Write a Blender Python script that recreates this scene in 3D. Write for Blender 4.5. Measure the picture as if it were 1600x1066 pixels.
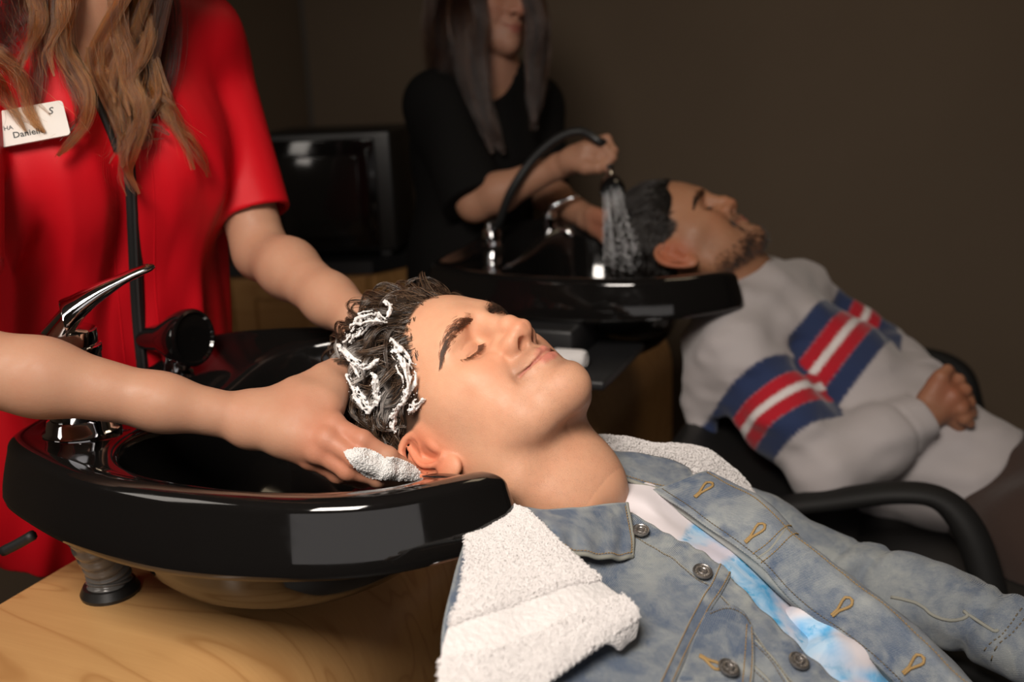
import bpy, bmesh, math, random, time
import numpy as np
from mathutils import Vector, Matrix
T_START = time.time()
SC = bpy.context.scene
COL = SC.collection
for o_ in list(bpy.data.objects):
    bpy.data.objects.remove(o_)
F32 = np.float32

# ------------------------------------------------------------------ camera
PITCH, ROLL, FPX = 0.265, 0.04, 1600.0
CAM = np.array([0.0, 0.0, 1.34])
_f = np.array([0, math.cos(PITCH), -math.sin(PITCH)])
_u0 = np.array([0, math.sin(PITCH), math.cos(PITCH)])
_r0 = np.array([1.0, 0, 0])
CR = math.cos(ROLL) * _r0 - math.sin(ROLL) * _u0
CU = math.cos(ROLL) * _u0 + math.sin(ROLL) * _r0
CF = _f
cam_d = bpy.data.cameras.new('camera')
cam = bpy.data.objects.new('camera', cam_d)
COL.objects.link(cam)
cam.matrix_world = Matrix(((CR[0], CU[0], -CF[0], CAM[0]), (CR[1], CU[1], -CF[1], CAM[1]),
                           (CR[2], CU[2], -CF[2], CAM[2]), (0, 0, 0, 1)))
cam_d.sensor_width = 36.0
cam_d.lens = 36.0 * FPX / 1600.0
cam_d.clip_start = 0.02
SC.cycles.use_denoising = True
cam_d.dof.use_dof = True
cam_d.dof.focus_distance = 0.96
cam_d.dof.aperture_fstop = 3.6
SC.camera = cam

# ------------------------------------------------------------------ world, light, exposure
SC.view_settings.view_transform = 'Standard'
SC.view_settings.look = 'None'
SC.view_settings.exposure = 0.0
SC.view_settings.gamma = 1.0
SC.view_settings.use_curve_mapping = False
W = bpy.data.worlds.new('room_dark')
SC.world = W
W.use_nodes = True
W.node_tree.nodes['Background'].inputs[0].default_value = (1.0, 0.75, 0.55, 1)
W.node_tree.nodes['Background'].inputs[1].default_value = 0.012


def area(name, loc, target, sx, sy, power, col):
    l = bpy.data.lights.new(name, 'AREA')
    l.shape = 'RECTANGLE'
    l.size, l.size_y, l.energy, l.color = sx, sy, power, col
    o = bpy.data.objects.new(name, l)
    o.location = loc
    d = Vector(target) - Vector(loc)
    o.rotation_euler = d.to_track_quat('-Z', 'Y').to_euler()
    COL.objects.link(o)
    return o


k_ = area('softbox_key', (-0.34, -0.26, 2.20), (0.0, 0.95, 0.95), 0.6, 0.6, 12.6, (1.0, 0.91, 0.82))
k_.data.spread = math.radians(95)
area('softbox_fill', (0.10, -1.25, 1.15), (0.0, 1.0, 1.0), 2.7, 0.9, 6.0, (1.0, 0.93, 0.90))
area('softbox_strip', (-1.25, 0.50, 1.72), (-0.30, 0.92, 1.0), 0.30, 0.75, 2.6, (1.0, 0.91, 0.82))
area('ceiling_panel', (0.9, 1.9, 2.6), (0.9, 2.0, 0.8), 0.6, 0.6, 3.0, (1.0, 0.78, 0.52))
# ------------------------------------------------------------------ helpers: projection of a measured pixel + distance to a point
def P(px, py, zc):
    return CAM + zc * (CF + (px - 800.0) / FPX * CR - (py - 533.0) / FPX * CU)


def PL(pts):
    return [P(*p) for p in pts]


def camvec(x, y, z):        # camera axes (x right, y down, z forward) -> world
    return x * CR - y * CU + z * CF


# ------------------------------------------------------------------ helpers: distance-field sculpting
def smin(a, b, k):
    h = np.maximum(k - np.abs(a - b), 0) / k
    return np.minimum(a, b) - h * h * (k * 0.25)


def smax(a, b, k):
    return -smin(-a, -b, k)


def sph(p, c, r):
    q = p - np.asarray(c, F32)
    return np.sqrt((q * q).sum(1)) - F32(r)


def ell(p, c, r, M=None):
    q = p - np.asarray(c, F32)
    if M is not None:
        q = q @ np.asarray(M, F32)
    r = np.asarray(r, F32)
    k0 = np.sqrt(((q / r) ** 2).sum(1))
    k1 = np.sqrt(((q / (r * r)) ** 2).sum(1)) + F32(1e-9)
    return k0 * (k0 - 1) / k1


def cap(p, a, b, ra, rb):
    a = np.asarray(a, F32)
    ba = np.asarray(b, F32) - a
    q = p - a
    t = np.clip((q @ ba) / max(float(ba @ ba), 1e-12), 0, 1)
    d = q - t[:, None] * ba
    return np.sqrt((d * d).sum(1)) - (F32(ra) + t * F32(rb - ra))


def chain(p, pts, rs, k=0.004):
    d = None
    if not hasattr(rs, '__len__'):
        rs = [rs] * len(pts)
    for i in range(len(pts) - 1):
        e = cap(p, pts[i], pts[i + 1], rs[i], rs[i + 1])
        d = e if d is None else smin(d, e, k)
    return d


def gau(p, c, s, M=None):
    q = p - np.asarray(c, F32)
    if M is not None:
        q = q @ np.asarray(M, F32)
    q = q / np.asarray(s, F32)
    return np.exp(-0.5 * (q * q).sum(1))


def spline(pts, n):
    """Catmull-Rom through pts (any dimension), n samples."""
    pts = np.asarray(pts, float)
    m = len(pts)
    if m == 2:
        t = np.linspace(0, 1, n)[:, None]
        return pts[0] * (1 - t) + pts[1] * t
    pp = np.vstack([2 * pts[0] - pts[1], pts, 2 * pts[-1] - pts[-2]])
    s = np.linspace(0, m - 1, n)
    i = np.minimum(s.astype(int), m - 2)
    t = (s - i)[:, None]
    a, b, c, d = pp[i], pp[i + 1], pp[i + 2], pp[i + 3]
    return 0.5 * (2 * b + (c - a) * t + (2 * a - 5 * b + 4 * c - d) * t ** 2 + (3 * b - a - 3 * c + d) * t ** 3)


def vnoise(p, fr, seed=0):
    """smooth lattice noise, -1..1"""
    q = np.asarray(p, F32) * F32(fr) + F32(seed * 17.31 + 100.0)
    i = np.floor(q).astype(np.int64)
    f = (q - i).astype(F32)
    f = f * f * (3 - 2 * f)
    r = 0
    for dx in (0, 1):
        for dy in (0, 1):
            for dz in (0, 1):
                h = (i[:, 0] + dx) * 73856093 ^ (i[:, 1] + dy) * 19349663 ^ (i[:, 2] + dz) * 83492791
                h = (h ^ (h >> 13)) * 1274126177 & 0xFFFFFF
                v = (h.astype(F32) / F32(0xFFFFFF)) * 2 - 1
                w = (f[:, 0] if dx else 1 - f[:, 0]) * (f[:, 1] if dy else 1 - f[:, 1]) * (f[:, 2] if dz else 1 - f[:, 2])
                r = r + v * w
    return r


def sculpt(fn, lo, hi, h, B=8, pad=1.35):
    """surface nets over a sparse set of blocks; returns verts, quads"""
    lo = np.asarray(lo, float)
    hi = np.asarray(hi, float)
    nb = np.maximum(np.ceil((hi - lo) / (h * B)).astype(int), 1)
    cs = [lo[a] + (np.arange(nb[a]) + 0.5) * h * B for a in range(3)]
    C = np.stack(np.meshgrid(*cs, indexing='ij'), -1).reshape(-1, 3).astype(F32)
    dc = np.concatenate([fn(C[i:i + 200000]) for i in range(0, len(C), 200000)])
    act = np.nonzero(np.abs(dc) < h * B * 0.87 * pad)[0]
    bi = np.stack(np.unravel_index(act, nb), 1) * B
    off = np.stack(np.meshgrid(*[np.arange(B + 1)] * 3, indexing='ij'), -1).reshape(-1, 3)
    step = max(1, 300000 // len(off))
    G1 = B + 1
    nxyz = nb * B + 2
    keys, verts, edges = [], [], []
    cor = [(a, b, d) for a in (0, 1) for b in (0, 1) for d in (0, 1)]

    def key(c):
        return (c[:, 0] * nxyz[1] + c[:, 1]) * nxyz[2] + c[:, 2]
    for s in range(0, len(bi), step):
        bb = bi[s:s + step]
        I = (bb[:, None, :] + off[None]).reshape(-1, 3)
        F = fn((lo + I * h).astype(F32)).reshape(len(bb), G1, G1, G1)
        S = F < 0
        tot = sum(S[:, a:B + a, b:B + b, d:B + d].astype(np.int8) for a, b, d in cor)
        c = np.stack(np.nonzero((tot > 0) & (tot < 8)), 1)
        if len(c) == 0:
            continue
        acc = np.zeros((len(c), 3))
        cnt = np.zeros(len(c))
        val = {k: F[c[:, 0], c[:, 1] + k[0], c[:, 2] + k[1], c[:, 3] + k[2]] for k in cor}
        for k in cor:
            for ax in range(3):
                if k[ax] == 0:
                    k2 = tuple(1 if a == ax else k[a] for a in range(3))
                    a, b = val[k], val[k2]
                    m = (a < 0) != (b < 0)
                    t = np.where(m, a / np.where(m, a - b, 1), 0)
                    acc += np.where(m[:, None], np.array(k, float)[None] + t[:, None] * np.eye(3)[ax], 0)
                    cnt += m
        g = bb[c[:, 0]] + c[:, 1:]
        keys.append(key(g))
        verts.append(lo + (g + acc / cnt[:, None]) * h)
        for ax in range(3):
            sl0 = [slice(None), slice(0, B), slice(0, B), slice(0, B)]
            sl1 = list(sl0)
            sl1[ax + 1] = slice(1, B + 1)
            A, Bq = S[tuple(sl0)], S[tuple(sl1)]
            e = np.stack(np.nonzero(A != Bq), 1)
            ins = A[e[:, 0], e[:, 1], e[:, 2], e[:, 3]]
            edges.append((ax, bb[e[:, 0]] + e[:, 1:], ins))
    K = np.concatenate(keys)
    V = np.concatenate(verts)
    order = np.argsort(K)
    K, V = K[order], V[order]
    Q = []
    for ax, e, ins in edges:
        u, w = (ax + 1) % 3, (ax + 2) % 3

        def g(du, dw):
            q = e.copy()
            q[:, u] -= du
            q[:, w] -= dw
            kk = key(q)
            i = np.minimum(np.searchsorted(K, kk), len(K) - 1)
            return np.where((K[i] == kk) & (q >= 0).all(1), i, -1)
        q = np.stack([g(1, 1), g(0, 1), g(0, 0), g(1, 0)], 1)
        Q.append(np.where(ins[:, None], q, q[:, ::-1]))
    Q = np.concatenate(Q)
    Q = Q[(Q >= 0).all(1)]
    # settle the vertices onto the surface
    for it in range(1):
        Vf = V.astype(F32)
        d = fn(Vf)
        e = F32(h * 0.35)
        G = np.stack([fn(Vf + e * np.eye(3, dtype=F32)[a]) - fn(Vf - e * np.eye(3, dtype=F32)[a]) for a in range(3)], 1) / (2 * e)
        gl = np.sqrt((G * G).sum(1)) + 1e-6
        st = np.clip(d / gl, -0.6 * h, 0.6 * h)
        V = V - (st / gl)[:, None] * G * 0.9
    return V, Q


# ------------------------------------------------------------------ helpers: objects
def mesh_obj(name, V, Fc, mat=None, parent=None, smooth=True, attrs=None):
    me = bpy.data.meshes.new(name)
    V = np.asarray(V, float)
    if isinstance(Fc, np.ndarray) and Fc.ndim == 2:
        nf, k = Fc.shape
        me.vertices.add(len(V))
        me.vertices.foreach_set('co', V.astype(F32).ravel())
        me.loops.add(nf * k)
        me.loops.foreach_set('vertex_index', Fc.astype(np.int32).ravel())
        me.polygons.add(nf)
        me.polygons.foreach_set('loop_start', np.arange(0, nf * k, k, dtype=np.int32))
        me.update(calc_edges=True)
    else:
        me.from_pydata([tuple(v) for v in V], [], [tuple(f) for f in Fc])
        me.update()
    if smooth:
        me.polygons.foreach_set('use_smooth', np.ones(len(me.polygons), bool))
    for k, a in (attrs or {}).items():
        a = np.asarray(a, F32)
        if a.ndim == 1:
            at = me.attributes.new(k, 'FLOAT', 'POINT')
            at.data.foreach_set('value', a)
        else:
            at = me.attributes.new(k, 'FLOAT_COLOR', 'POINT')
            at.data.foreach_set('color', np.concatenate([a, np.ones((len(a), 1), F32)], 1).ravel())
    if mat:
        me.materials.append(mat)
    o = bpy.data.objects.new(name, me)
    COL.objects.link(o)
    if parent:
        o.parent = parent
    return o


def tag(o, label=None, cat=None, group=None, kind=None):
    for k, v in (('label', label), ('category', cat), ('group', group), ('kind', kind)):
        if v:
            o[k] = v
    return o


def thing(name, label, cat, loc=(0, 0, 0), group=None):
    o = bpy.data.objects.new(name, None)
    o.empty_display_size = 0.05
    COL.objects.link(o)
    o.location = loc
    return tag(o, label, cat, group)


def keep(o, root):
    """parent o under root without moving it (root is unrotated)"""
    o.parent = root
    o.matrix_parent_inverse = Matrix.Translation(-Vector(root.location))
    return o


class MB:
    """collects simple solids in one mesh"""
    def __init__(self):
        self.v, self.f = [], []

    def add(self, V, Fc):
        b = len(self.v)
        self.v += [tuple(map(float, x)) for x in V]
        self.f += [tuple(int(i) + b for i in q) for q in Fc]
        return self

    def tube(self, pts, r, n=12, caps=True, flat=None):
        pts = np.asarray(pts, float)
        m = len(pts)
        rs = np.full(m, r) if np.isscalar(r) else np.asarray(r, float)
        tg = np.gradient(pts, axis=0)
        tg /= np.linalg.norm(tg, axis=1)[:, None] + 1e-12
        ref = np.array([0, 0, 1.0]) if abs(tg[0][2]) < 0.9 else np.array([1.0, 0, 0])
        nn = np.cross(tg[0], ref)
        nn /= np.linalg.norm(nn)
        V = []
        for i in range(m):
            nn = nn - tg[i] * (nn @ tg[i])
            nn /= np.linalg.norm(nn)
            b = np.cross(tg[i], nn)
            a = np.linspace(0, 2 * np.pi, n, endpoint=False)
            ring = pts[i] + rs[i] * (np.cos(a)[:, None] * nn + np.sin(a)[:, None] * b)
            if flat is not None:
                fn_, k = flat
                fn_ = np.asarray(fn_, float)
                off = (ring - pts[i]) @ fn_
                ring = ring - off[:, None] * fn_ * (1 - k)
            V.append(ring)
        V = np.concatenate(V)
        Fc = [(i * n + j, i * n + (j + 1) % n, (i + 1) * n + (j + 1) % n, (i + 1) * n + j) for i in range(m - 1) for j in range(n)]
        if caps:
            Fc.append(tuple(range(n))[::-1])
            Fc.append(tuple(range((m - 1) * n, m * n)))
        return self.add(V, Fc)

    def lathe(self, prof, o=(0, 0, 0), ax=(0, 0, 1), n=32, cap0=False, cap1=False):
        ax = np.asarray(ax, float)
        ax /= np.linalg.norm(ax)
        ref = np.array([1.0, 0, 0]) if abs(ax[0]) < 0.9 else np.array([0, 1.0, 0])
        u = np.cross(ax, ref)
        u /= np.linalg.norm(u)
        w = np.cross(ax, u)
        a = np.linspace(0, 2 * np.pi, n, endpoint=False)
        V = np.concatenate([np.asarray(o) + z * ax + r * (np.cos(a)[:, None] * u + np.sin(a)[:, None] * w) for r, z in prof])
        m = len(prof)
        Fc = [(i * n + j, i * n + (j + 1) % n, (i + 1) * n + (j + 1) % n, (i + 1) * n + j) for i in range(m - 1) for j in range(n)]
        if cap0:
            Fc.append(tuple(range(n))[::-1])
        if cap1:
            Fc.append(tuple(range((m - 1) * n, m * n)))
        return self.add(V, Fc)

    def box(self, c, s, M=None, bev=0.0):
        bm = bmesh.new()
        bmesh.ops.create_cube(bm, size=1.0)
        for v in bm.verts:
            v.co = Vector((v.co.x * s[0], v.co.y * s[1], v.co.z * s[2]))
        if bev > 0:
            bmesh.ops.bevel(bm, geom=bm.edges[:], offset=bev, segments=3, affect='EDGES', profile=0.5)
        V = np.array([v.co[:] for v in bm.verts])
        bm.verts.index_update()
        Fc = [[v.index for v in f.verts] for f in bm.faces]
        bm.free()
        if M is not None:
            V = V @ np.asarray(M, float).T
        return self.add(V + np.asarray(c, float), Fc)

    def build(self, name, mat, parent=None, smooth=True, sharp=None):
        o = mesh_obj(name, np.array(self.v), self.f, mat, parent, smooth)
        if sharp:
            o.data.set_sharp_from_angle(angle=math.radians(sharp))
        return o


def grid_faces(nu, nv, closed_u=False):
    i, j = np.meshgrid(np.arange(nu if closed_u else nu - 1), np.arange(nv - 1), indexing='ij')
    i, j = i.ravel(), j.ravel()
    i2 = (i + 1) % nu
    return np.stack([i * nv + j, i2 * nv + j, i2 * nv + j + 1, i * nv + j + 1], 1)


def patch(rows, nu, nv):
    """smooth surface through a net of control points -> (nu, nv, 3)"""
    R = [spline(r, nv) for r in rows]
    R = np.stack(R, 0)
    return np.stack([spline(R[:, j], nu) for j in range(nv)], 1)


def net_normals(S):
    du = np.gradient(S, axis=0)
    dv = np.gradient(S, axis=1)
    n = np.cross(du, dv)
    return n / (np.linalg.norm(n, axis=2)[..., None] + 1e-12)


def sheet(name, S, th, mat, parent=None, attrs=None, edge=True):
    """a cloth sheet of thickness th lying on the -normal side of the surface S, with rounded rim"""
    nu, nv, _ = S.shape
    N = net_normals(S)
    top = S.reshape(-1, 3)
    bot = (S - N * th).reshape(-1, 3)
    V = np.concatenate([top, bot])
    f = grid_faces(nu, nv)
    k = nu * nv
    fb = f[:, ::-1] + k
    loop = [i * nv for i in range(nu)] + [(nu - 1) * nv + j for j in range(1, nv)] + \
           [i * nv + nv - 1 for i in range(nu - 2, -1, -1)] + [j for j in range(nv - 2, 0, -1)]
    loop = np.array(loop)
    nx = np.roll(loop, -1)
    side = np.stack([nx, loop, loop + k, nx + k], 1)
    at = {}
    uu, vv = np.meshgrid(np.linspace(0, 1, nu), np.linspace(0, 1, nv), indexing='ij')
    at['su'] = np.tile(uu.ravel(), 2)
    at['sv'] = np.tile(vv.ravel(), 2)
    for kk, a in (attrs or {}).items():
        a = np.asarray(a)
        at[kk] = np.concatenate([a.reshape(k, *a.shape[2:])] * 2)
    o = mesh_obj(name, V, np.concatenate([f, fb, side]), mat, parent, True, at)
    return o


def hair_obj(name, strands, radii, mat, parent=None, tip=0.25, cols=None):
    """strands: list of (n,3) arrays; radii: per-strand root radius"""
    hc = bpy.data.hair_curves.new(name)
    sizes = [len(s) for s in strands]
    hc.add_curves(sizes)
    pos = np.concatenate(strands).astype(F32)
    hc.attributes['position'].data.foreach_set('vector', pos.ravel()) if 'position' in hc.attributes else None
    rad = np.concatenate([r * (1 - (1 - tip) * np.linspace(0, 1, n) ** 2) for r, n in zip(radii, sizes)]).astype(F32)
    ra = hc.attributes.get('radius') or hc.attributes.new('radius', 'FLOAT', 'POINT')
    ra.data.foreach_set('value', rad)
    if cols is not None and len(cols) == len(pos):
        ca = hc.attributes.new('col', 'FLOAT_COLOR', 'POINT')
        ca.data.foreach_set('color', np.concatenate([np.asarray(cols, F32), np.ones((len(cols), 1), F32)], 1).ravel())
    elif cols is not None:
        ca = hc.attributes.new('col', 'FLOAT_COLOR', 'CURVE')
        ca.data.foreach_set('color', np.concatenate([np.asarray(cols, F32), np.ones((len(cols), 1), F32)], 1).ravel())
    if mat:
        hc.materials.append(mat)
    o = bpy.data.objects.new(name, hc)
    COL.objects.link(o)
    if parent:
        o.parent = parent
    return o


def bubbles(name, pts, rad, mat, parent, org, nrm=None, flat=0.6, sub=2):
    bm = bmesh.new()
    bmesh.ops.create_icosphere(bm, subdivisions=sub, radius=1.0)
    bm.verts.index_update()
    iv = np.array([v.co[:] for v in bm.verts])
    jf = np.array([[v.index for v in f.verts] for f in bm.faces])
    bm.free()
    pts, rad = np.asarray(pts), np.asarray(rad)
    V = iv[None] * rad[:, None, None]
    if nrm is not None:
        nrm = np.asarray(nrm)[:, None, :]
        V = V - nrm * (V * nrm).sum(2)[..., None] * (1 - flat)
    V = V + pts[:, None, :] - np.asarray(org)
    Fc = jf[None] + (np.arange(len(pts)) * len(iv))[:, None, None]
    o = mesh_obj(name, V.reshape(-1, 3), Fc.reshape(-1, 3), mat, parent)
    o['kind'] = 'stuff'
    return o


# ------------------------------------------------------------------ helpers: materials
def nmat(name):
    m = bpy.data.materials.new(name)
    m.use_nodes = True
    nt = m.node_tree
    return m, nt, nt.nodes['Principled BSDF']


def setp(b, **k):
    names = {'col': 'Base Color', 'rough': 'Roughness', 'metal': 'Metallic', 'sss': 'Subsurface Weight', 'spec': 'Specular IOR Level',
             'coat': 'Coat Weight', 'coatr': 'Coat Roughness', 'sheen': 'Sheen Weight', 'sheenr': 'Sheen Roughness', 'trans': 'Transmission Weight', 'ior': 'IOR',
             'ssr': 'Subsurface Radius', 'sss_s': 'Subsurface Scale', 'alpha': 'Alpha', 'aniso': 'Anisotropic'}
    for a, v in k.items():
        i = b.inputs[names[a]]
        if a in ('col',) and len(v) == 3:
            v = (*v, 1)
        i.default_value = v


def N(nt, t, **k):
    n = nt.nodes.new(t)
    for a, v in k.items():
        if a.startswith('i_'):
            n.inputs[a[2:].replace('_', ' ')].default_value = v
        else:
            setattr(n, a, v)
    return n


def L(nt, a, b):
    nt.links.new(a, b)


def mixc(nt, fac, a, b, mode='MIX'):
    n = nt.nodes.new('ShaderNodeMix')
    n.data_type = 'RGBA'
    n.blend_type = mode
    for s, v in ((n.inputs[0], fac), (n.inputs[6], a), (n.inputs[7], b)):
        if hasattr(v, 'is_output'):
            L(nt, v, s)
        elif isinstance(v, (int, float)):
            s.default_value = v
        else:
            s.default_value = (*v, 1) if len(v) == 3 else v
    return n.outputs[2]


def ramp(nt, src, stops):
    n = nt.nodes.new('ShaderNodeValToRGB')
    el = n.color_ramp.elements
    while len(el) < len(stops):
        el.new(0.5)
    for e, (p, c) in zip(el, stops):
        e.position = p
        e.color = (c, c, c, 1) if isinstance(c, (int, float)) else (*c, 1)
    L(nt, src, n.inputs[0])
    return n.outputs[0]


def noise(nt, scale, detail=3, rough=0.5, vec=None, dist=0.0):
    n = N(nt, 'ShaderNodeTexNoise')
    n.inputs['Scale'].default_value = scale
    n.inputs['Detail'].default_value = detail
    n.inputs['Roughness'].default_value = rough
    n.inputs['Distortion'].default_value = dist
    if vec is None:
        vec = N(nt, 'ShaderNodeTexCoord').outputs['Object']
    L(nt, vec, n.inputs['Vector'])
    return n.outputs['Fac']


def bump(nt, b, h, strength=0.3, dist=0.001, prev=None):
    n = N(nt, 'ShaderNodeBump')
    n.inputs['Strength'].default_value = strength
    n.inputs['Distance'].default_value = dist
    L(nt, h, n.inputs['Height'])
    if prev is not None:
        L(nt, prev, n.inputs['Normal'])
    L(nt, n.outputs[0], b.inputs['Normal'])
    return n.outputs[0]


def attr(nt, name, what='Color'):
    n = N(nt, 'ShaderNodeAttribute', attribute_name=name)
    return n.outputs[what]


def math_(nt, op, a, b=0.0, c=None):
    n = N(nt, 'ShaderNodeMath', operation=op)
    for i, v in enumerate((a, b) if c is None else (a, b, c)):
        if hasattr(v, 'is_output'):
            L(nt, v, n.inputs[i])
        else:
            n.inputs[i].default_value = v
    return n.outputs[0]


def plain(name, col, rough=0.5, **k):
    m, nt, b = nmat(name)
    setp(b, col=col, rough=rough, **k)
    return m


def hair_bsdf(name, col=None, rough=0.30, var=0.3, tint=None):
    m = bpy.data.materials.new(name)
    m.use_nodes = True
    nt = m.node_tree
    nt.nodes.remove(nt.nodes['Principled BSDF'])
    h = N(nt, 'ShaderNodeBsdfHairPrincipled')
    h.parametrization = 'COLOR'
    hi = N(nt, 'ShaderNodeHairInfo')
    if col is None:
        c = attr(nt, 'col')
    else:
        c = mixc(nt, hi.outputs['Random'], tuple(x * (1 - var) for x in col), tuple(x * (1 + var) for x in col))
        if tint is not None:
            c = mixc(nt, ramp(nt, hi.outputs['Random'], [(0.62, 0.0), (0.98, 1.0)]), c, tint)
    L(nt, c, h.inputs['Color'])
    h.inputs['Roughness'].default_value = rough
    h.inputs['Radial Roughness'].default_value = rough + 0.1
    h.inputs['Random Roughness'].default_value = 0.2
    L(nt, h.outputs[0], nt.nodes['Material Output'].inputs['Surface'])
    return m


def hair_bsdf(name, col=None, rough=0.30, var=0.3, tint=None):
    m = bpy.data.materials.new(name)
    m.use_nodes = True
    nt = m.node_tree
    nt.nodes.remove(nt.nodes['Principled BSDF'])
    h = N(nt, 'ShaderNodeBsdfHairPrincipled')
    h.parametrization = 'COLOR'
    hi = N(nt, 'ShaderNodeHairInfo')
    if col is None:
        c = attr(nt, 'col')
    else:
        c = mixc(nt, hi.outputs['Random'], tuple(x * (1 - var) for x in col), tuple(x * (1 + var) for x in col))
        if tint is not None:
            c = mixc(nt, ramp(nt, hi.outputs['Random'], [(0.62, 0.0), (0.98, 1.0)]), c, tint)
    L(nt, c, h.inputs['Color'])
    h.inputs['Roughness'].default_value = rough
    h.inputs['Radial Roughness'].default_value = rough + 0.1
    h.inputs['Random Roughness'].default_value = 0.2
    L(nt, h.outputs[0], nt.nodes['Material Output'].inputs['Surface'])
    return m
# ------------------------------------------------------------------ a head, in its own axes: x = its right side, y = forward, z = up, metres, origin between the ears
def ear_frame(s):
    v = np.array([0, -0.54, 0.84])
    u = np.array([-0.42 * s, 0.78, 0.48])
    v = v / np.linalg.norm(v)
    u = u - v * (u @ v)
    u /= np.linalg.norm(u)
    n = np.cross(u, v)
    if n[0] * s < 0:
        n = -n
    return np.array([0.0815 * s, -0.011, 0.005]), u, v, n


def ear_sdf(p, s):
    E, u, v, n = ear_frame(s)
    M = np.stack([u, v, n], 1).astype(F32)
    q = ((p - E.astype(F32)) @ M) * F32(860)      # millimetres: u forward, v up, n outward

    def c3(pts, n0):
        return [(a, b, (n0 if len(r) == 0 else r[0])) for b, a, *r in pts]
    d = ell(q, (-3, 6, -4.0), (15.5, 24, 6.2))
    d = smin(d, ell(q, (-9, -21, 1), (9.5, 11, 4.0)), 8)
    hel = c3([(7, 0, 1), (11, 9, 2), (16, 14, 2.5), (21, 14.5, 3), (27, 11, 3.5), (30, 4, 4), (28.5, -4, 4), (23, -11, 4), (15, -15.5, 4), (4, -18, 3.5), (-8, -18.5, 3), (-18, -17.5, 2.5)], 3)
    hs = spline(hel, 26)
    d = smin(d, chain(q, hs, list(np.linspace(3.0, 3.5, 18)) + list(np.linspace(3.5, 2.7, 8)), 0.4), 1.2)
    # scapha groove between helix and antihelix, fossa
    d = smax(d, -chain(q, c3([(21, 9, 3.4), (24, 2, 4.0), (20, -7, 4.0), (12, -12, 4.0), (2, -14, 4.2)], 3), [2.4, 3.0, 2.9, 2.5, 1.6], 2), 1.8)
    d = smax(d, -ell(q, (8, 15, 5.0), (5, 5, 2.6)), 2.0)
    ant = spline(c3([(24, 4, 1.0), (15, -4.5, 2.6), (7, -9, 3.2), (-2.4, -9, 3.2), (-11, -6, 3.0), (-16, -1, 3)], 3), 14)
    d = smin(d, chain(q, ant, [2.2] * 8 + [2.6] * 4 + [3.2] * 2, 0.4), 2.2)
    d = smax(d, -ell(q, (2, -2, 3.8), (8.0, 12.0, 9.0)), 2.0)          # concha bowl
    d = smax(d, -ell(q, (5, 4.5, 2.5), (4, 4, 5)), 2.5)
    tr = spline(c3([(2, 11, 3), (-4, 8.5, 4), (-9, 4.5, 4)], 3), 6)
    d = smin(d, chain(q, tr, [2.6, 3, 3.4, 3.4, 3, 2.4], 2), 2.5)
    return d / F32(860)


FACE = dict(nose=1.0, beard=0.0, fem=0.0)


def face_warp(q):
    q = q.copy()
    w = np.clip((F32(0.024) - q[:, 2]) / F32(0.034), 0, 1) * np.clip(q[:, 1] / F32(0.05), 0, 1)
    q[:, 2] -= F32(0.0050) * w
    return q


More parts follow.
